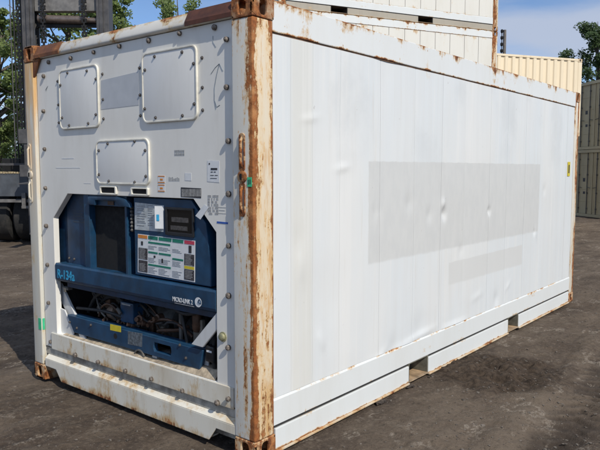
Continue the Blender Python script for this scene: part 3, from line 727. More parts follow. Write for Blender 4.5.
# machinery in the bay
def cyl(name, mat, p0, p1, r, prof=None, n=18):
    a_ = Vector(p0); d_ = Vector(p1)-a_; l_ = d_.length
    q = MB(); q.lathe(a_, d_, prof(l_) if prof else [(0, r*.75), (.02, r), (l_*.3, r), (l_*.3, r*1.06), (l_*.36, r*1.06), (l_*.36, r), (l_-.02, r), (l_, r*.75)], n); return q.build(name, mat, box, smooth=True)
cyl('receiver_tank', M['beige'], (-2.0, .34, .72), (-1.55, .34, .72), .095)
cyl('compressor', M['grey_metal'], (-1.42, .36, .58), (-.98, .36, .58), .135)
cyl('compressor_head', M['dark'], (-1.10, .36, .60), (-1.10, .36, .78), .085)
cyl('electric_motor', M['dark'], (-.92, .38, .55), (-.62, .38, .55), .12)
cyl('filter_drier', M['copper'], (-.66, .17, .62), (-.66, .17, .76), .035)
x, z = FP(129, 312, .14)
b = MB(); b.box(x-.075, x+.075, .12, .24, z-.075, z+.07); jb = b.build('terminal_box', M['blue'], box, .008)
b = MB(); b.box(x-.05, x+.05, .114, .1195, z+.052, z+.062); b.build('box_label', M['inkgrey'], jb)
x2, z2 = FP(114, 312, .18); cyl('service_valve', plain('dull_brass', (.30, .20, .14), .5, .3, .4, 20, .5), (x2, .24, z2-.05), (x2, .14, z2+.02), .045)
def hose(name, mat, pts, r): q = MB(); q.tube(pts, r, 8); q.build(name, mat, box, smooth=True)
def bez(p, n=14):
    p = [Vector(q) for q in p]; o = []
    for i in range(n+1):
        t_ = i/n; o.append((p[0]*(1-t_)**3+p[1]*3*t_*(1-t_)**2+p[2]*3*t_*t_*(1-t_)+p[3]*t_**3))
    return o
hose('hose', M['hose'], bez([(-1.95, .20, .56), (-1.75, .16, .82), (-1.55, .15, .80), (-1.30, .20, .60)]), .016)
hose('hose', M['hose'], bez([(-1.85, .22, .58), (-1.70, .18, .78), (-1.45, .18, .76), (-1.36, .25, .55)]), .013)
hose('hose', M['hose'], bez([(-1.98, .12, .60), (-1.7, .12, .62), (-1.5, .10, .66), (-1.25, .16, .56)]), .012)
hose('copper_pipe', M['copper'], bez([(-1.72, .14, .57), (-1.64, .12, .74), (-1.46, .12, .70), (-1.40, .14, .56)]), .009)
hose('copper_pipe', M['copper'], bez([(-1.12, .14, .60), (-.9, .10, .72), (-.8, .14, .66), (-.70, .16, .58)]), .011)
hose('copper_pipe', M['copper'], bez([(-1.05, .16, .56), (-.95, .14, .60), (-.85, .16, .58), (-.80, .22, .62)]), .014)
hose('hose', M['hose'], bez([(-.85, .10, .80), (-.75, .08, .72), (-.60, .08, .74), (-.52, .12, .80)]), .012)
hose('pipe_run', M['grey_metal'], [(-.80, .15, .42), (-.80, .15, .81)], .014)
b = MB(); x, z = FP(197, 330, .16); b.box(x-.04, x+.05, .16, .19, z-.09, z+.07); b.build('insulation_block', M['beige'], box, .008)
for (px, py, s_) in ((140, 320, .03), (145, 324, .022), (152, 322, .026), (121, 322, .02), (134, 326, .024), (160, 318, .03), (106, 320, .02)):
    b = MB(); x, z = FP(px, py, .15); b.lathe((x, .17, z), (random.uniform(-.5, .5), -1, random.uniform(-.3, .3)), [(0, s_), (.04, s_), (.045, s_*.6), (.07, s_*.55)], 10); b.build('valve', M['copper'], box, smooth=True)
rc_ = random.Random(3)
for k in range(26):                                                      # crowded small pipework and wiring
    xa_ = rc_.uniform(-1.98, -.55); ln_ = rc_.uniform(.12, .5); xb_ = min(xa_+ln_, -.42); ya_, yb2 = rc_.uniform(.10, .32), rc_.uniform(.10, .32)
    za_, zb3 = rc_.uniform(.42, .78), rc_.uniform(.42, .78)
    kind = rc_.choice(('hose', 'hose', 'cable', 'cable', 'copper_pipe', 'steel_pipe'))
    hose(kind, {'hose': M['hose'], 'cable': M['dark'], 'copper_pipe': M['copper'], 'steel_pipe': M['grey_metal']}[kind],
         bez([(xa_, ya_, za_), (xa_+ln_*.3, ya_-.02, za_+rc_.uniform(-.12, .16)), (xb_-ln_*.3, yb2-.02, zb3+rc_.uniform(-.12, .16)), (xb_, yb2, zb3)], 10), rc_.uniform(.005, .013))
for k in range(9):
    xa_ = rc_.uniform(-1.9, -.5); za_ = rc_.uniform(.44, .70); w_2 = rc_.uniform(.025, .06); b = MB(); b.box(xa_, xa_+w_2, .20, .27, za_, za_+rc_.uniform(.03, .09)); b.build('bracket', rc_.choice((M['beige'], M['grey_metal'], M['dark'], M['copper'])), box, .004, seg=1)
# small lamp bracket under the band
x, z = FP(66, 288, .06); b = MB(); b.box(x-.03, x+.045, .05, .09, z-.012, z+.01); b.box(x-.012, x+.01, .045, .06, z-.03, z); b.build('hinge_bracket', M['grey_metal'], box, .002, seg=1)
# lower blue bar with cut-out
YL = .055
q = [FP(66, 314, YL), FP(203, 351, YL), FP(197, 371, YL), FP(75, 333, YL)]
zt2, zb2 = .553, .428
x0, x1 = FP(153.5, 343, YL)[0], FP(171, 350, YL)[0]; za, zc = .462, .522
b = MB(); b.frame([(-2.02, zt2), (x0-.1, zt2), (x1+.1, zt2), (-.485, zt2), (-.52, zb2), (x1+.1, zb2), (x0-.1, zb2), (-1.93, zb2)],
                  [(x0, (za+zc)/2+.01), (x0+.008, zc), (x1-.008, zc), (x1, (za+zc)/2+.01), (x1, (za+zc)/2-.01), (x1-.008, za), (x0+.008, za), (x0, (za+zc)/2-.01)], 1, YL, YL+.035)
b.prism([(-2.02, zt2-.006), (-.485, zt2-.006), (-.485, zt2), (-2.02, zt2)], 1, YL+.036, YL+.09)
bar = b.build('lower_bar', M['blue'], box, .003, seg=1)
decal('caution_label', [(110.3, 324), (121, 326.3), (121, 332.3), (110.3, 330)], M['yellow'], bar, YL)
decal('worn_plate', [(128, 331), (142.5, 333.5), (142, 347), (128, 344)], plain('worn_grey_label', (.10, .12, .14), .55, 0, .5, 60), bar, YL)
x, z = FP(115.5, 336, YL); b = MB(); b.lathe((x, YL-.0003, z), (0, -1, 0), [(0, .02), (.0012, .02)], 14); b.build('drain_hole', M['mesh'], bar)
for px, py in ((77, 328), (91, 325), (186, 358), (70, 322), (180, 345)):
    x, z = FP(px, py, YL); screw(bar, x, YL, z)
# white braces behind and in front of the bar
def strip(name, a_, c_, w_, y0, y1, mat):
    ax, az = a_; bx_, bz_ = c_; d_ = Vector((bx_-ax, bz_-az)).normalized(); n_ = Vector((-d_.y, d_.x))*w_/2
    q = MB(); q.prism([(ax+n_.x, az+n_.y), (bx_+n_.x, bz_+n_.y), (bx_-n_.x, bz_-n_.y), (ax-n_.x, az-n_.y)], 1, y0, y1); return q.build(name, mat, box, .003, seg=1)
def outline(name, pp, y0, y1, mat):
    q = MB(); q.prism([FP(a_, b_, y0) for a_, b_ in pp], 1, y0, y1); return q.build(name, mat, box, .003, seg=1)
outline('brace', ((54.0, 279.5), (60.3, 283.5), (74.5, 313.5), (79, 322), (72, 324), (54.0, 287)), .094, .115, M['brace'])
outline('brace', ((77.5, 331), (82, 333), (90.5, 347.5), (82.5, 346)), .062, .080, M['brace'])
outline('brace', ((216.8, 312.5), (216.8, 329.5), (202.3, 347.5), (191, 344.3)), .036, .054, M['brace'])
outline('gusset', ((58, 307), (64.5, 310), (73.6, 331.5), (73, 339), (58, 334.5)), .064, .076, M['brace'])
outline('gusset', ((208, 346), (182, 375), (196, 381), (208, 384)), .098, .112, M['brace'])
# bracket arch and feet on the ledge
x, z = FP(139, 360, .05); b = MB(); o_ = [(x+.055*math.cos(a_), .392+.055*math.sin(a_)) for a_ in np.linspace(0, math.pi, 10)]; i_ = [(x+.045*math.cos(a_), .392+.045*math.sin(a_)) for a_ in np.linspace(math.pi, 0, 10)]
b.prism(o_+i_, 1, .048, .052+.02); b.build('pipe_clamp', M['grey_metal'], box)
for xx in (-1.02, -.88): b = MB(); b.box(xx, xx+.05, .08, .20, .39, .43); b.build('skid_foot', M['brace'], box, .003, seg=1)
# black plug with lead at the right of the bay
x, z = FP(209, 354, .06); b = MB(); b.box(x-.03, x+.045, .055, .12, z-.05, z+.05); pg = b.build('power_plug', M['black'], box, .010)
b = MB(); b.box(x-.015, x+.03, .053, .0545, z+.012, z+.024); b.build('plug_label', M['paper'], pg)
hose('power_lead', M['hose'], bez([(x+.01, .09, z-.05), (x+.03, .09, z-.13), (x-.02, .12, z-.16), (x+.02, .16, .40)]), .014)
hose('power_lead', M['hose'], bez([(x+.01, .09, z+.05), (x+.02, .10, z+.15), (x-.03, .14, z+.20), (x+.0, .2, z+.30)]), .012)
# greenish gland on the right flange
x, z = FP(222, 337, .02); b = MB(); b.lathe((x, YP-.0005, z), (0, -1, 0), [(0, .030), (.006, .030), (.006, .022), (.020, .020), (.024, .012)], 14); b.build('cable_gland', plain('aged_brass', (.34, .33, .20), .5, .4, .4, 30), plate, smooth=True)

# ---- labels and marks on the white plate
Yd = YP-.0003
decal('ribbed_plate', [(181, 187.3), (201.2, 188.3), (201.2, 198.2), (181, 196.8)], M['ink'], plate, Yd)
b = MB()
for i in range(14):
    p = FP(182+i*1.4, 189, Yd); q_ = FP(182.7+i*1.4, 196.5, Yd); b.box(p[0], q_[0], Yd-.0026, Yd-.0014, q_[1], p[1])
b.build('plate_rib', M['fade'], plate)
for ya, yb in ((175.5, 182.8), (184.3, 191.5)):
    decal('warning_label', [(158, ya), (165, ya+.2), (165, yb+.2), (158, yb)], M['paper'], plate, Yd)
    b = MB()
    for y_, m_ in ((ya+.2, 0), (yb-1.0, 0)):
        p = FP(158.2, y_, Yd); q_ = FP(164.8, y_+1.1, Yd); b.box(p[0], q_[0], Yd-.0022, Yd-.0014, q_[1], p[1])
    p = FP(160.2, ya+3, Yd); q_ = FP(163, ya+5, Yd); b.box(p[0], q_[0], Yd-.0022, Yd-.0014, q_[1], p[1])
    b.build('warning_print', M['orange'], plate)
decal('paper_notice', [(207.5, 160.5), (219.5, 161), (219.5, 182.5), (207.5, 181.5)], M['paper'], plate, Yd)
b = MB()
for (xa, xb, y_, h_) in ((209, 210.2, 163, 1.6), (211, 217.5, 168, 2.0), (211, 213, 171.6, .8), (214, 216, 171.6, .8), (210.5, 214, 175, .6), (215, 218, 175, .6), (210.5, 217, 178, .6)):
    p = FP(xa, y_, Yd); q_ = FP(xb, y_+h_, Yd); b.box(p[0], q_[0], Yd-.0024, Yd-.0014, q_[1], p[1])
b.build('notice_print', M['ink'], plate)
decal('small_notice', [(185, 173), (191.5, 173.3), (191.5, 180.7), (185, 180.4)], M['paper'], plate, Yd)
b = MB()
for i in range(9):
    for j in range(7):
        if random.random() < .68:
            xa = 208+i*1.2; ya = 195+j*2.9; p = FP(xa, ya, Yd); q_ = FP(xa+.9, ya+2.2, Yd); b.box(p[0], q_[0], Yd-.0012, Yd-.0002, q_[1], p[1])
b.build('worn_black_label', M['fade'], plate)
b = MB()
for (xa, xb, y_) in ((218, 226, 207), (219, 225, 210), (218, 226, 213)):
    p = FP(xa, y_, Yd); q_ = FP(xb, y_+.7, Yd); b.box(p[0], q_[0], Yd-.0012, Yd-.0002, q_[1], p[1])
b.build('pale_print', M['fade'], plate)
decal('blue_stripe_label', [(217, 221.3), (228, 222.3), (228, 224.2), (217, 223.2)], M['print_blue'], plate, Yd)
b = MB()
for i in range(6):
    for j in range(2):
        xa = 174.7+i*1.7; ya = 150+j*3.2; p = FP(xa, ya, Yd); q_ = FP(xa+1.2, ya+2.3, Yd); b.box(p[0], q_[0], Yd-.0012, Yd-.0002, q_[1], p[1])
for i in range(7):
    xa = 169+i*1.6; p = FP(xa, 177+random.random()*2, Yd); q_ = FP(xa+.9, 181, Yd); b.box(p[0], q_[0], Yd-.0012, Yd-.0002, q_[1], p[1])
b.build('stencilled_number', M['inkgrey'], plate)
def pen(pp, r=.0022):
    q = MB(); q.tube([(FP(a_, b_, Yd)[0], Yd, FP(a_, b_, Yd)[1]) for a_, b_ in pp], r, 5); q.build('pencil_mark', M['pen'], plate)
pen([(216, 109), (214.5, 100), (214.5, 88), (216.5, 76), (219.5, 63.5)]); pen([(211, 74), (215, 68), (219.5, 63.5), (223, 71)]); pen([(215, 101), (217, 107), (220, 105)]); pen([(213, 36), (213, 42), (216, 47)])
pen([(45.5, 90), (48, 86), (46, 91)])
for (xa, xb, y_) in ((56, 80, 167.5), (84, 91, 183), (62, 74, 158)):
    p = FP(xa, y_, Yd); q_ = FP(xb, y_+.6, Yd); b = MB(); b.box(p[0], q_[0], Yd-.0008, Yd-.0001, q_[1], p[1]); b.build('scratch', M['paper'], plate)

# ---- lashing bars and tape on the posts
for cxp, pz in ((-.085, 1), (-2.395, 0)):
    Yq = .004
    for z0, z1 in ((1.665, 1.835), (1.415, 1.565)):
        b = MB(); b.frame(rrect(cxp-.022, cxp+.022, z0-.02, z1+.02, .02, 4), rrect(cxp-.013, cxp+.013, z0, z1, .012, 4), 1, Yq-.007, Yq-.0002)
        b.tube([(cxp, Yq+.002, z1), (cxp, Yq-.014, z1-.025), (cxp, Yq-.014, z0+.025), (cxp, Yq+.002, z0)], .009, 8)
        b.build('lashing_bar', M['casting_low'] if pz else M['post_left'], box, .001, seg=1)
    b = MB(); b.lathe((cxp, Yq, 1.615), (0, -1, 0), [(0, .034), (.008, .034), (.012, .024), (.012, .018)], 16); lr = b.build('lashing_ring', M['casting_low'] if pz else M['post_left'], box, smooth=True)
    b = MB(); b.box(cxp-.008, cxp+.006, Yq-.016, Yq-.0125, 1.600, 1.632); b.build('keyhole', M['mesh'], lr)
x, z = FP(252, 182, .004); b = MB(); b.box(-.047, -.0142, .0015, .0036, z-.026, z+.026); b.build('green_tape', M['tape'], box)
b = MB(); b.box(-.040, -.034, .0008, .0014, z-.014, z+.012); b.box(-.028, -.022, .0008, .0014, z-.012, z+.014); b.build('tape_mark', M['ink'], box)
x, z = FP(44, 325, .004); b = MB(); b.box(-2.352, -2.312, .0015, .0036, z-.045, z+.045); b.box(-2.3078, -2.3050, .012, .030, z-.045, z+.045); b.build('green_tape', M['tape'], box)
y_, z_ = SP(569, 169); b = MB(); b.box(-.0035, -.0002, y_-.045, y_+.045, z_-.085, z_+.085); b.build('yellow_sticker', M['yellow'], box)
b = MB(); b.box(0, .0006, y_-.02, y_+.02, z_-.05, z_+.05); b.build('sticker_mark', M['ink'], box)

# ---------------------------------------------------------------- stacked refrigerated containers behind
bmats = dict(mainmats)
bmats['side'] = paint('stack_side_paint', (.73, .715, .66), .42, thr=.74, scale=6, streak=(1, 1, .4), bands=(('z', 2.41, .12, .12), ('z', .33, .10, .10)), grime=.22, gcol=(.52, .47, .38), halo=.12)
LB = 6.058
bmats['lowrail'] = paint('stack_low_rail_paint', (.40, .365, .30), .5, thr=.70, scale=6, streak=(1, .5, 1), grime=.3, gcol=(.25, .2, .15)); bmats['inner'] = M['dark']  # rail: dirt plus recess shade put into the colour; pocket walls darkened likewise
def place(o, corner, rz, z):
    """put local corner (x=0, y=L) of the shell at the world point"""
    L2 = LB/2; lc = Matrix.Rotation(rz, 3, 'Z') @ Vector((HX, L2, 0))
    o.rotation_euler = (0, 0, rz); o.location = (corner[0]-lc.x, corner[1]-lc.y, z)
proto = thing('stacked_refrigerated_container', '', 'container', (-HX, LB/2, 0), 0, 'white refrigerated containers stacked three high')
sm = [.165]+[round(.165+(LB-.33)*k/13, 3) for k in range(1, 13)]+[LB-.165]
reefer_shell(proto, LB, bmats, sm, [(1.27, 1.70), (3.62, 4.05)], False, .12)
b = MB(); b.box(-WID+.14, -.166, .03, .06, .15, 2.46); b.build('front_plate', M['unit'], proto, .004)
for z0, z1 in ((2.465, 2.585), (.02, .14)): b = MB(); b.box(-WID+.163, -.163, .004, .10, z0, z1); b.build('front_rail', M['toprail'], proto, .004)
RZ1 = -math.radians(26.3)
stack_corner = (-4.31, 13.60)
labs = ['lowest white refrigerated container of the three-high stack, mostly hidden behind the front container',
        'middle white refrigerated container in the stack, its panels showing above the front container roof',
        'topmost white refrigerated container in the stack, cut off by the top of the picture']
base_z = gz(-6, 11)+.0
for k in range(3):
    o = proto if k == 0 else copy_tree(proto)
    o['label'] = labs[k]; place(o, stack_corner, RZ1, base_z+k*2.5915)

# ---------------------------------------------------------------- corrugated dry containers
def dry_container(name, label, group, pm, rustm, Hc):
    root = thing(name, label, 'container', (-HX, LB/2, 0), 0, group)
    pitch = .278
    def corr(y0, y1, d):
        pts = []; y = y0+.04
        while y+pitch < y1-.02: pts += [(y, 0), (y+.104, 0), (y+.139, -d), (y+.139+.07+.069-.035-.034, -d), (y+pitch-.035, -d), (y+pitch, 0)]; y += pitch
        cl = [(y0, 0)]
        for p in pts:
            if p[0] > cl[-1][0]+1e-4: cl.append(p)
        cl.append((y1, 0)); return cl
    for x, sgn in ((-.012, 1), (-WID+.012, -1)):
        pf = corr(.155, LB-.155, .036); b = MB(); n = len(pf)
        vs = [(x+sgn*p[1], p[0], zz) for zz in (.14, Hc-.07) for p in pf]+[(x+sgn*(p[1]-.004), p[0], zz) for zz in (.14, Hc-.07) for p in pf]
        fs = [(i, i+1, n+i+1, n+i) for i in range(n-1)]+[(2*n+i, 3*n+i, 3*n+i+1, 2*n+i+1) for i in range(n-1)]
        b.add(vs, fs); b.build('corrugated_wall', pm, root)
    for x0, x1 in ((-.07, -.004), (-WID+.004, -WID+.07)):
        b = MB(); b.box(x0, x1, .16, LB-.16, Hc-.075, Hc-.008); b.build('top_rail', pm, root, .004)
        b = MB(); b.box(x0, x1, .16, LB-.16, .012, .15); b.build('bottom_rail', pm, root, .004)
    for x0, x1 in ((-.11, -.004), (-WID+.004, -WID+.11)):
        for y0, y1 in ((.004, .16), (LB-.16, LB-.004)):
            b = MB(); b.box(x0, x1, y0, y1, .119, Hc-.119); b.build('corner_post', pm, root, .008)
    b = MB(); b.box(-WID+.07, -.07, .05, LB-.05, Hc-.05, Hc-.03); b.build('roof', pm, root)
    b = MB(); b.box(-WID+.07, -.07, .05, LB-.05, .10, .15); b.build('floor', M['dark'], root)
    pf = corr(-WID+.10, -.10, .045); b = MB(); n = len(pf)
    b.add([(p[0], LB-.02+p[1], zz) for zz in (.12, Hc-.1) for p in pf], [(i, i+1, n+i+1, n+i) for i in range(n-1)]); b.build('end_wall', pm, root)
    for z0, z1 in ((Hc-.115, Hc-.006), (.01, .118)): b = MB(); b.box(-WID+.163, -.163, LB-.12, LB-.006, z0, z1); b.build('end_rail', pm, root, .004)
    b = MB(); b.box(-WID+.163, -.163, .006, .10, Hc-.118, Hc-.006); b.build('door_header', pm, root, .004)
    b = MB(); b.box(-WID+.163, -.163, .006, .10, .01, .118); b.build('door_sill', pm, root, .004)
    for s_ in (0, 1):
        x0, x1 = ((-WID+.115, -HX-.022), (-HX+.022, -.115))[s_]
        b = MB(); b.box(x0, x1, .055, .085, .125, Hc-.125)
        for k in range(5):                                   # pressed door panel fields
            za = .17+(Hc-.34)*k/5; zb = .17+(Hc-.34)*(k+1)/5-.07
            b.prism([(x0+.10, za), (x1-.10, za), (x1-.10, zb), (x0+.10, zb)], 1, .072, .0545+.028)
        for za, zb in ((.125, .16), (Hc-.16, Hc-.125)): b.box(x0, x1, .045, .0545, za, zb)
        for xa, xb in ((x0, x0+.06), (x1-.06, x1)): b.box(xa, xb, .043, .0545, .165, Hc-.165)
        for k in range(1, 5): b.box(x0+.061, x1-.061, .046, .0545, .13+(Hc-.27)*k/5, .17+(Hc-.27)*k/5)
        d = b.build('door', pm, root, .003, seg=1)
        for fx in (.22, .72):
            xx = x0+(x1-x0)*fx
            b = MB(); b.tube([(xx, .025, .06), (xx, .025, Hc-.06)], .017, 8)
            for zz in (.3, .9, 1.6, 2.2): b.box(xx-.04, xx+.04, .022, .044, zz, zz+.05)
            b.build('locking_bar', M['grey_metal'] if pm.name.startswith('khaki') else pm, d)
            b = MB(); b.tube([(xx, .012, 1.15), (xx+(.22 if s_ == 0 else -.22), .012, 1.12)], .011, 6); b.build('handle', M['grey_metal'], d)
        b = MB(); xm = (x0+x1)/2; b.box(xm-.08, xm+.07, .0535, .0545, 1.36, 1.50); b.build('door_label', M['blockdark'], d); b = MB(); b.box(xm-.05, xm+.09, .0535, .0545, .88, .98); b.build('door_label', M['blockdark'], d)
    b = MB(); b.box(-WID+.11, -.11, .088, .098, .12, Hc-.12); b.build('door_gasket', M['seal'], root)
    castings(root, LB, Hc, rustm, rustm)
    return root
tanp = paint('tan_paint', (.83, .71, .52), .5, thr=.76, scale=5, streak=(1, 1, .4), bands=(('z', 2.55, .06, .14), ('z', .1, .1, .14)), grime=.12, gcol=(.5, .38, .22))
tanc = paint('tan_casting_paint', (.62, .48, .31), .6, thr=.66, scale=9, grime=.3)
khp = paint('khaki_paint', (.52, .45, .285), .55, thr=.78, scale=5, streak=(1, 1, .4), grime=.25, gcol=(.14, .12, .09), halocol=(.25, .18, .10))
khc = paint('khaki_casting_paint', (.42, .36, .24), .6, thr=.68, scale=9, grime=.3)
RZ2 = -math.radians(31.3); tc_ = (-4.20, 20.50); zt0 = gz(-6, 18)
t0 = dry_container('corrugated_container', 'lower tan corrugated container hidden under the upper tan one', 'tan containers stacked behind the reefers', tanp, tanc, 2.896)
place(t0, (tc_[0]-.14, tc_[1]-.20), RZ2, zt0)
t1 = dry_container('corrugated_container', 'cream tan corrugated container showing above the far end of the front container roof', 'tan containers stacked behind the reefers', tanp, tanc, 2.591)
b = MB(); b.box(-.0115, -.010, LB-.62, LB-.40, .66, .88); b.build('orange_sticker', plain('faded_orange_label', (.62, .36, .10), .5), t1)
place(t1, tc_, RZ2, zt0+2.8965)
RZ3 = -math.radians(41.3); kc = Vector((-4.55, 23.45, 0)); zk = gz(-4.5, 23.5)
for k in range(2):
    if k == 0: o = k0 = dry_container('khaki_container', 'lower khaki container with its doors shut, standing on the dirt', 'khaki containers stacked at the far right', khp, khc, 2.591)
    else: o = copy_tree(k0); o['label'] = 'upper khaki container with its doors shut, on top of the lower khaki one'
    lc = Matrix.Rotation(RZ3, 3, 'Z') @ Vector((0, -LB/2, 0))
    o.rotation_euler = (0, 0, RZ3); o.location = (kc.x-lc.x, kc.y-lc.y, zk+k*2.5915)

# ---------------------------------------------------------------- heavy forklift behind, left
LM = dict(steel=plain('mast_steel', (.085, .083, .085), .5, .2, .25, 6, .3, (.06, .05, .045)), beam=plain('mast_beam_grey', (.17, .165, .16), .5, .1, .25, 6, .4, (.08, .065, .055)),
          chain=plain('oily_chain', (.018, .017, .016), .5, .3, .4, 50), rod=plain('cylinder_rod', (.20, .16, .14), .3, .5, .2, 9), slate=plain('slate_panel', (.075, .085, .10), .5, 0, .2, 5, .35, (.06, .05, .045)),
          tread=plain('worn_tread_plate', (.36, .29, .18), .7, 0, .5, 30), tyre=plain('tyre_rubber', (.018, .018, .018), .8, 0, .3, 20, .5, (.05, .045, .04)), yel=plain('faded_yellow_paint', (.42, .29, .05), .5, 0, .2, 5, .4))
fc = Vector((-10.15, 4.97, 0)); frz = math.radians(38.9)
FK = thing('container_forklift', 'dark grey heavy forklift with tall mast and chains, behind the left post', 'forklift', (0, 0, 0))
for s_ in (-1, 1):
    xc = .79*s_
    b = MB(); b.box(xc-.13, xc+.13, .0, .05, .25, 6.6); b.box(xc-.13, xc+.13, .25, .30, .25, 6.6); b.box(xc+(.09 if s_ > 0 else -.13), xc+(.13 if s_ > 0 else -.09), .05, .25, .25, 6.6)
    b.build('mast_rail', LM['steel'], FK, .006)
    xi = .70*s_; b = MB(); b.box(xi-.03, xi+.03, -.04, -.001, .3, 6.9); b.box(xc-.02*s_-.035, xc-.02*s_+.035, -.055, -.0012, .3, 6.9); b.build('inner_mast_rail', LM['steel'], FK, .004)
for z0, z1 in ((4.98, 5.26), (.5, .75), (3.0, 3.2), (6.55, 6.75)):
    b = MB(); b.box(-.66, .66, .06, .24, z0, z1); b.build('cross_beam', LM['beam'], FK, .008)
b = MB(); b.tube([(-.60, .10, 4.83), (.38, .10, 4.80)], .085, 14); b.tube([(.38, .10, 4.80), (.64, .10, 4.79)], .06, 12); b.build('shift_cylinder', LM['rod'], FK, smooth=True)
b = MB(); b.box(-.66, .66, .13, .2, 4.66, 4.75); b.build('cross_beam', LM['chain'], FK)
def chain(x, y, z0, z1, w=.045):
    q = MB(); z = z0; k = 0
    while z < z1:
        if k % 2: q.box(x-w, x-w*.35, y-.02, y+.02, z, z+.085); q.box(x+w*.35, x+w, y-.02, y+.02, z, z+.085)
        else: q.box(x-w*.34, x+w*.34, y-.02, y+.02, z, z+.085)
        q.tube([(x-w*1.15, y, z+.01), (x+w*1.15, y, z+.01)], .015, 6); z += .068; k += 1
    q.build('lift_chain', LM['chain'], FK)
chain(-.44, -.06, 2.6, 6.9, .05); chain(.42, -.06, 2.6, 6.9, .05)
chain(-1.045, .12, 1.95, 6.6, .040)
hs = MB(); hs.tube([(-1.14, .12, 1.9), (-1.135, .12, 4), (-1.14, .12, 6.6)], .018, 8); hs.build('hydraulic_hose', LM['chain'], FK, smooth=True)
hs = MB(); hs.tube([(-1.215, .14, 1.9), (-1.22, .14, 6.6)], .012, 8); hs.build('hydraulic_hose', LM['steel'], FK, smooth=True)
hs = MB(); hs.tube([(-.975, .10, 1.9), (-.97, .10, 6.6)], .020, 8); hs.build('hydraulic_hose', LM['chain'], FK, smooth=True)
b = MB(); b.box(-1.30, -.80, .08, .18, 6.56, 6.68); b.build('hose_arm', LM['steel'], FK, .004)
b = MB(); b.box(-1.0, 1.0, -.18, -.06, 2.2, 2.5); b.box(-1.0, 1.0, -.18, -.06, 1.5, 1.75); b.box(-.9, -.75, -.16, -.06, 1.75, 2.2); b.box(.75, .9, -.16, -.06, 1.75, 2.2); b.build('carriage', LM['steel'], FK, .006)
for xx in (-.35, .42): b = MB(); b.box(xx-.10, xx+.10, -.28, -.1805, 1.35, 2.5); b.prism([(-1.5, 1.39), (-1.5, 1.37), (-.30, 1.35), (-.2805, 1.35), (-.2805, 1.44)], 0, xx-.10, xx+.10); b.build('fork', LM['steel'], FK, .004)
# chassis
b = MB(); b.box(-1.0, 1.0, .50, 4.6, .45, 1.02); b.build('chassis', LM['slate'], FK, .02)
b = MB(); b.box(-2.15, -.70, .36, .47, 1.06, 1.56); b.box(-2.15, -.70, .47, 1.9, 1.50, 1.56); ff = b.build('front_fender', LM['slate'], FK, .012)
b = MB(); b.box(.70, 2.15, .36, .47, 1.06, 1.56); b.box(.70, 2.15, .47, 1.9, 1.50, 1.56); b.build('front_fender', LM['slate'], FK, .012)
b = MB(); x = -2.15
while x < -.72: b.box(x, x+.045, .345, .47, 1.565, 1.60+.01*random.random()); x += .06
b.build('tread_edge', LM['tread'], ff)
b = MB(); b.box(-1.80, -.70, .30, .40, 1.74, 1.79); b.box(-1.80, -1.74, .32, .38, 1.56, 1.74); b.box(-.78, -.72, .32, .38, 1.56, 1.74); b.build('step', LM['steel'], FK, .004)
b = MB(); b.box(-1.28, -.82, .5, .9, 1.565, 2.0); b.box(-1.75, -1.34, .6, 1.0, 1.565, 1.9); b.build('battery_box', LM['chain'], FK, .015)
b = MB(); b.box(-2.15, -.65, .28, .36, .93, 1.0); b.box(-1.17, -1.08, .24, .30, .80, 1.14); b.box(-1.17, -1.0, .22, .28, .80, .86); b.build('front_bumper', LM['beam'], FK, .006)
b = MB(); b.box(-.2, 1.0, 1.5, 3.0, 1.03, 1.9); b.build('cab_base', LM['yel'], FK, .03)
b = MB()
for xx in (-.2, .92):
    for yy in (1.5, 2.92): b.box(xx, xx+.08, yy, yy+.08, 1.9, 3.3)
b.box(-.25, 1.05, 1.45, 3.05, 3.3, 3.38); b.build('cab_frame', LM['steel'], FK, .006)
b = MB(); b.box(-1.2, 1.2, 3.3, 4.9, 1.03, 2.0); b.build('counterweight', LM['yel'], FK, .06)
def wheel(x, y, r, w):
    q = MB(); q.lathe((x-w/2, y, r), (1, 0, 0), [(0, r*.62), (.0, r*.9), (.05, r), (w-.05, r), (w, r*.9), (w, r*.62)], 28)
    o = q.build('wheel', LM['tyre'], FK, smooth=True)
    q = MB(); q.lathe((x-w/2-.005, y, r), (1, 0, 0), [(0, r*.25), (0, r*.6), (w+.01, r*.6), (w+.01, r*.25)], 20); q.build('rim', LM['beam'], o, smooth=True)
for xx in (-1.86, -1.28, 1.28, 1.86): wheel(xx, 1.10, .58, .50)
for xx in (-1.15, 1.15): wheel(xx, 4.0, .50, .40)
b = MB(); b.tube([(-1.9, 1.10, .58), (1.9, 1.10, .58)], .12, 12); b.tube([(-1.2, 4.0, .5), (1.2, 4.0, .5)], .10, 12); b.build('axle', LM['chain'], FK, smooth=True)
FK.location = (fc.x, fc.y, gz(-10.5, 5.5)-.005); FK.rotation_euler = (0, 0, frz)

# ---------------------------------------------------------------- utility pole
pp = CAM+ray(504, 60)*32
UP = thing('utility_pole', 'thin dark utility pole rising behind the tan container', 'pole', (pp.x, pp.y, gz(pp.x, pp.y)))
z0 = UP.location.z; zt_ = (CAM+ray(504, 30.5)*32).z
b = MB(); b.tube([(pp.x, pp.y, z0-.02), (pp.x, pp.y, zt_)], .13, 10, .075); b.build('pole', plain('grey_wood', (.16, .145, .135), .85, 0, .3, 8, .4), UP, smooth=True)
b = MB(); q = RGT*-.14
for k in range(5): c_ = Vector((pp.x, pp.y, zt_-.15-.32*k))+Vector((q.x, q.y, 0)); b.lathe(c_, (0, 0, 1), [(0, .04), (.05, .07), (.14, .07), (.18, .03)], 8)
b.tube([(pp.x+q.x*1, pp.y+q.y, zt_-1.7), (pp.x+q.x, pp.y+q.y, zt_-.05)], .02, 6); b.build('insulator', LM['chain'], UP, smooth=True)

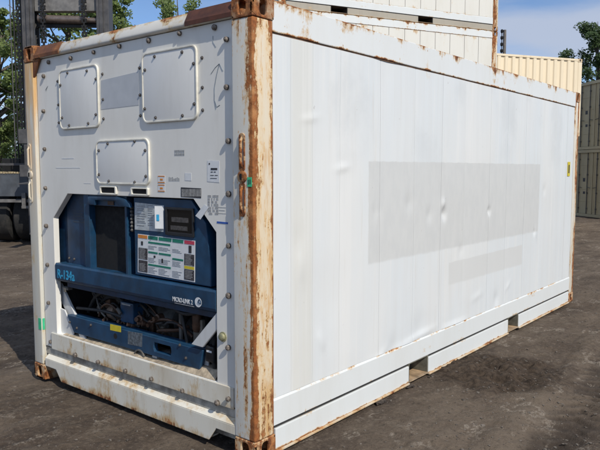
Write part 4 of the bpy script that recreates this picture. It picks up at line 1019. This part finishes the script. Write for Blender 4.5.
# ---------------------------------------------------------------- trees
def leafmat(name, a_, c_, d_):
    t = NT(name); n = t.noise(1.3, 3, .5); n2_ = t.noise(7, 3, .6)
    c = t.mix(t.rng(n, .35, .65), a_, c_); c = t.mix(t.rng(n2_, .45, .7, 0., .7), c, d_)
    t.out(c, .55, spec=.3)
    tr = t.n('ShaderNodeBsdfTranslucent'); t.set(tr.inputs[0], c); mx = t.n('ShaderNodeMixShader'); mx.inputs[0].default_value = .5
    o = t.nt.nodes['Material Output']; t.nt.links.new(t.bsdf.outputs[0], mx.inputs[1]); t.nt.links.new(tr.outputs[0], mx.inputs[2]); t.nt.links.new(mx.outputs[0], o.inputs[0])
    return t.mat
LF1 = leafmat('poplar_leaf', (.17, .235, .07), (.21, .275, .09), (.25, .30, .13))
LF2 = leafmat('dark_leaf', (.070, .118, .050), (.10, .155, .064), (.14, .19, .085))
BARK = plain('bark', (.10, .085, .07), .9, 0, .4, 14)
def leaves_mesh(name, pts, size, mat, parent, r_):
    n = len(pts); pts = np.asarray(pts)
    nrm = r_.normal(size=(n, 3))*.75+np.array((.55, -.25, .75)); nrm /= np.linalg.norm(nrm, axis=1)[:, None]
    tg = np.cross(nrm, r_.normal(size=(n, 3))); tg /= np.linalg.norm(tg, axis=1)[:, None]; bt = np.cross(nrm, tg)
    s = (size*r_.uniform(.6, 1.35, n))[:, None]
    v = np.stack([pts-tg*s*.55, pts+bt*s*.40+nrm*s*.08, pts+tg*s*.60, pts-bt*s*.40+nrm*s*.08], 1).reshape(-1, 3)
    me_ = bpy.data.meshes.new(name); me_.vertices.add(4*n); me_.vertices.foreach_set('co', v.ravel())
    me_.loops.add(4*n); me_.loops.foreach_set('vertex_index', np.arange(4*n, dtype=np.int32))
    me_.polygons.add(n); me_.polygons.foreach_set('loop_start', np.arange(0, 4*n, 4, dtype=np.int32)); me_.polygons.foreach_set('loop_total', np.full(n, 4, dtype=np.int32))
    me_.update(); me_.materials.append(mat); o = bpy.data.objects.new(name, me_); COL.objects.link(o); o.parent = parent; return o
def tree(name, label, x, y, h, cr, z_lo, nleaf, size, mat, seed, group, branches=34, clump=.42, top=1.0):
    r_ = np.random.default_rng(seed); z0 = gz(x, y)
    T = thing(name, label, 'tree', (x, y, z0), 0, group)
    tb = MB(); lean = r_.normal(size=2)*.05*h
    axisp = lambda f: Vector((x+lean[0]*f*f, y+lean[1]*f*f, z0+h*.97*f))
    tb.tube([axisp(f) for f in np.linspace(0, 1, 9)], .022*h+.05, 9, .015)
    tips = []
    for k in range(branches):
        f = z_lo/h+(1-z_lo/h)*((k+.5)/branches)**.9*.97
        a_ = k*2.4+r_.uniform(-.5, .5); fr = (f-z_lo/h)/(1-z_lo/h)
        rad = cr*(.35+.65*math.sin(math.pi*min(1, fr*.80+.16)))*r_.uniform(.55, 1.12)*(1 if fr < .75 else top)
        p0 = axisp(max(.06, f-.10)); p3 = axisp(f)+Vector((math.cos(a_)*rad, math.sin(a_)*rad, r_.uniform(-.02, .09)*h*.6))
        mid = (p0+p3)/2+Vector((0, 0, -.05*rad))
        pts_ = [p0, mid, p3]; tb.tube(pts_, .010*h*(1-.7*fr)+.012, 6, .008)
        for q in range(3):
            g_ = r_.uniform(.45, 1.02); c_ = p0.lerp(p3, g_)+Vector(tuple(r_.normal(size=3)*.18*rad*.6)); tips.append((c_, .55+.45*g_)); tb.tube([p0.lerp(p3, g_*.8), c_], .012, 4, .004)
    tb.build('trunk', BARK, T, smooth=True)
    per = max(6, nleaf//len(tips)); P_ = []
    for c_, wgt in tips:
        s_ = clump*cr*r_.uniform(.35, .62); k = int(per*r_.uniform(.4, 1.6))
        d_ = r_.normal(size=(k, 3)); d_ /= np.linalg.norm(d_, axis=1)[:, None]; d_ *= (r_.uniform(size=(k, 1))**.45)*s_; d_[:, 2] *= .75
        P_.append(np.array(c_)-np.array((x, y, z0))+d_)
    leaves_mesh('crown', np.concatenate(P_), size, mat, T, r_)
    return T
def atd(px, dist):
    p = CAM+ray(px, 170)*dist; return p.x, p.y
GL = 'trees behind the forklift'
def ztop(py, dist): return 1.655+dist*(FWD.z+UPV.z*(225-py)/FPX)
x, y = atd(-4, 27); tree('poplar_tree', 'green leafy tree left of the forklift chains, at the picture edge', x, y, 8.6, 1.75, 2.6, 15000, .105, LF1, 11, GL, 40, .30)
x, y = atd(66, 25); tree('poplar_tree', 'tall green tree seen between the two forklift mast rails', x, y, 9.6, 2.6, 2.0, 22000, .105, LF1, 12, GL, 46, .30)
x, y = atd(127, 29); tree('poplar_tree', 'bushy green tree just right of the forklift mast', x, y, 9.2, 1.75, 2.6, 20000, .11, LF1, 13, GL, 44, .42)
x, y = atd(183, 36); tree('poplar_tree', 'loose tree whose top leaves peek over the front header rail', x, y, ztop(-4, 36), 2.6, 3.0, 20000, .12, LF1, 14, GL, 44, .32)
x, y = atd(18, 45); tree('poplar_tree', 'distant low tree showing through under the forklift chains', x, y, 5.2, 3.0, 1.0, 9000, .17, LF2, 15, GL, 34, .5)
x, y = atd(596, 42); tree('dark_tree', 'dark green tree above the khaki containers at the right edge', x, y, ztop(20, 42)+.35, 2.2, 4.2, 24000, .13, LF2, 16, None, 34, .42, .8)
# far wood that closes the horizon
r_ = np.random.default_rng(5); P_ = []
for a_ in np.arange(0, 360, 2.2):
    dd = r_.uniform(85, 110); cx_, cy_ = -4+dd*math.cos(math.radians(a_)), 8+dd*math.sin(math.radians(a_)); hh = r_.uniform(3.5, 6.0)
    k = 240; d_ = r_.normal(size=(k, 3)); d_ /= np.linalg.norm(d_, axis=1)[:, None]; d_ *= r_.uniform(size=(k, 1))**.5
    P_.append(np.array((cx_, cy_, hh*.48-.2))+d_*np.array((3.2, 3.2, hh*.52)))
wo = leaves_mesh('far_wood', np.concatenate(P_), .75, LF2, None, r_); wo['kind'] = 'stuff'; wo['label'] = 'low dark line of trees around the far edge of the yard'

# ---------------------------------------------------------------- loose stones and clods
def rock(r_, s):
    ico = [(0, 0, 1), (.894, 0, .447), (.276, .851, .447), (-.724, .526, .447), (-.724, -.526, .447), (.276, -.851, .447), (.724, .526, -.447), (-.276, .851, -.447), (-.894, 0, -.447), (-.276, -.851, -.447), (.724, -.526, -.447), (0, 0, -1)]
    fs = [(0,1,2),(0,2,3),(0,3,4),(0,4,5),(0,5,1),(1,6,2),(2,7,3),(3,8,4),(4,9,5),(5,10,1),(2,6,7),(3,7,8),(4,8,9),(5,9,10),(1,10,6),(6,11,7),(7,11,8),(8,11,9),(9,11,10),(10,11,6)]
    sc_ = s*r_.uniform(.6, 1.3, 3); sc_[2] *= .6; a_ = r_.uniform(0, 6.28); ca, sa = math.cos(a_), math.sin(a_); out = []
    for v in ico:
        q = np.array(v)*sc_*r_.uniform(.75, 1.2); out.append((q[0]*ca-q[1]*sa, q[0]*sa+q[1]*ca, q[2]))
    return out, fs
t = NT('stone_grey'); info = t.n('ShaderNodeNewGeometry'); n = t.noise(60, 4, .6)
rp = info.outputs['Random Per Island']
t.out(t.mix(t.rng(rp, 0, 1, smooth=False), t.mix(n, (.045, .037, .03), (.085, .07, .058)), t.mix(n, (.11, .093, .077), (.18, .158, .135))), .9)
STONE = t.mat
r_ = np.random.default_rng(31); b = MB(); cnt = 0
while cnt < 5200:
    dd = .6+9.5*r_.uniform()**1.3; px_ = r_.uniform(-40, 660); d_ = ray(px_, 170); x = CAM.x+d_.x*(dd+2); y = CAM.y+d_.y*(dd+2)
    if -WID-.02 < x < .02 and -.02 < y < LEN+.02: continue
    if float(vnoise(np.array([x*1.1]), np.array([y*1.1]), 77)[0]) < r_.uniform(.1, .75): continue
    s = .0035+.010*r_.uniform()**4.0; vs, fs = rock(r_, s); z = gz(x, y)+s*.15
    b.add([(x+v[0], y+v[1], z+v[2]) for v in vs], fs); cnt += 1
o = b.build('gravel', STONE, None); o['kind'] = 'stuff'; o['label'] = 'loose small gravel scattered over the dirt yard'
SOIL = plain('clod_soil', (.045, .035, .028), .95, 0, .5, 40, bump=.6)
for px, py, s, lab in ((371, 399, .045, 'dark dirt clod against the bottom rail, nearest the camera'), (401, 384, .035, 'dark dirt clod by the bottom rail, just left of the nearer fork pocket'),
                       (424, 373, .030, 'small dark dirt clod below the nearer fork pocket'), (482, 357, .038, 'dark earth lump on top of the loose soil heap')):
    x, y = GP(px, py); q = MB(); z = gz(x, y)
    for k in range(7):
        vs, fs = rock(r_, s*r_.uniform(.4, .75)); ox, oy = r_.normal(size=2)*s*.55; q.add([(x+max(ox, -x+.0)*1+v[0]+.02, y+oy+v[1], z+s*.25+v[2]) for v in vs], fs)
    root = thing('dirt_clod', lab, 'dirt clod', (x, y, z), 0, 'dirt clods beside the container'); q.build('clod', SOIL, root)
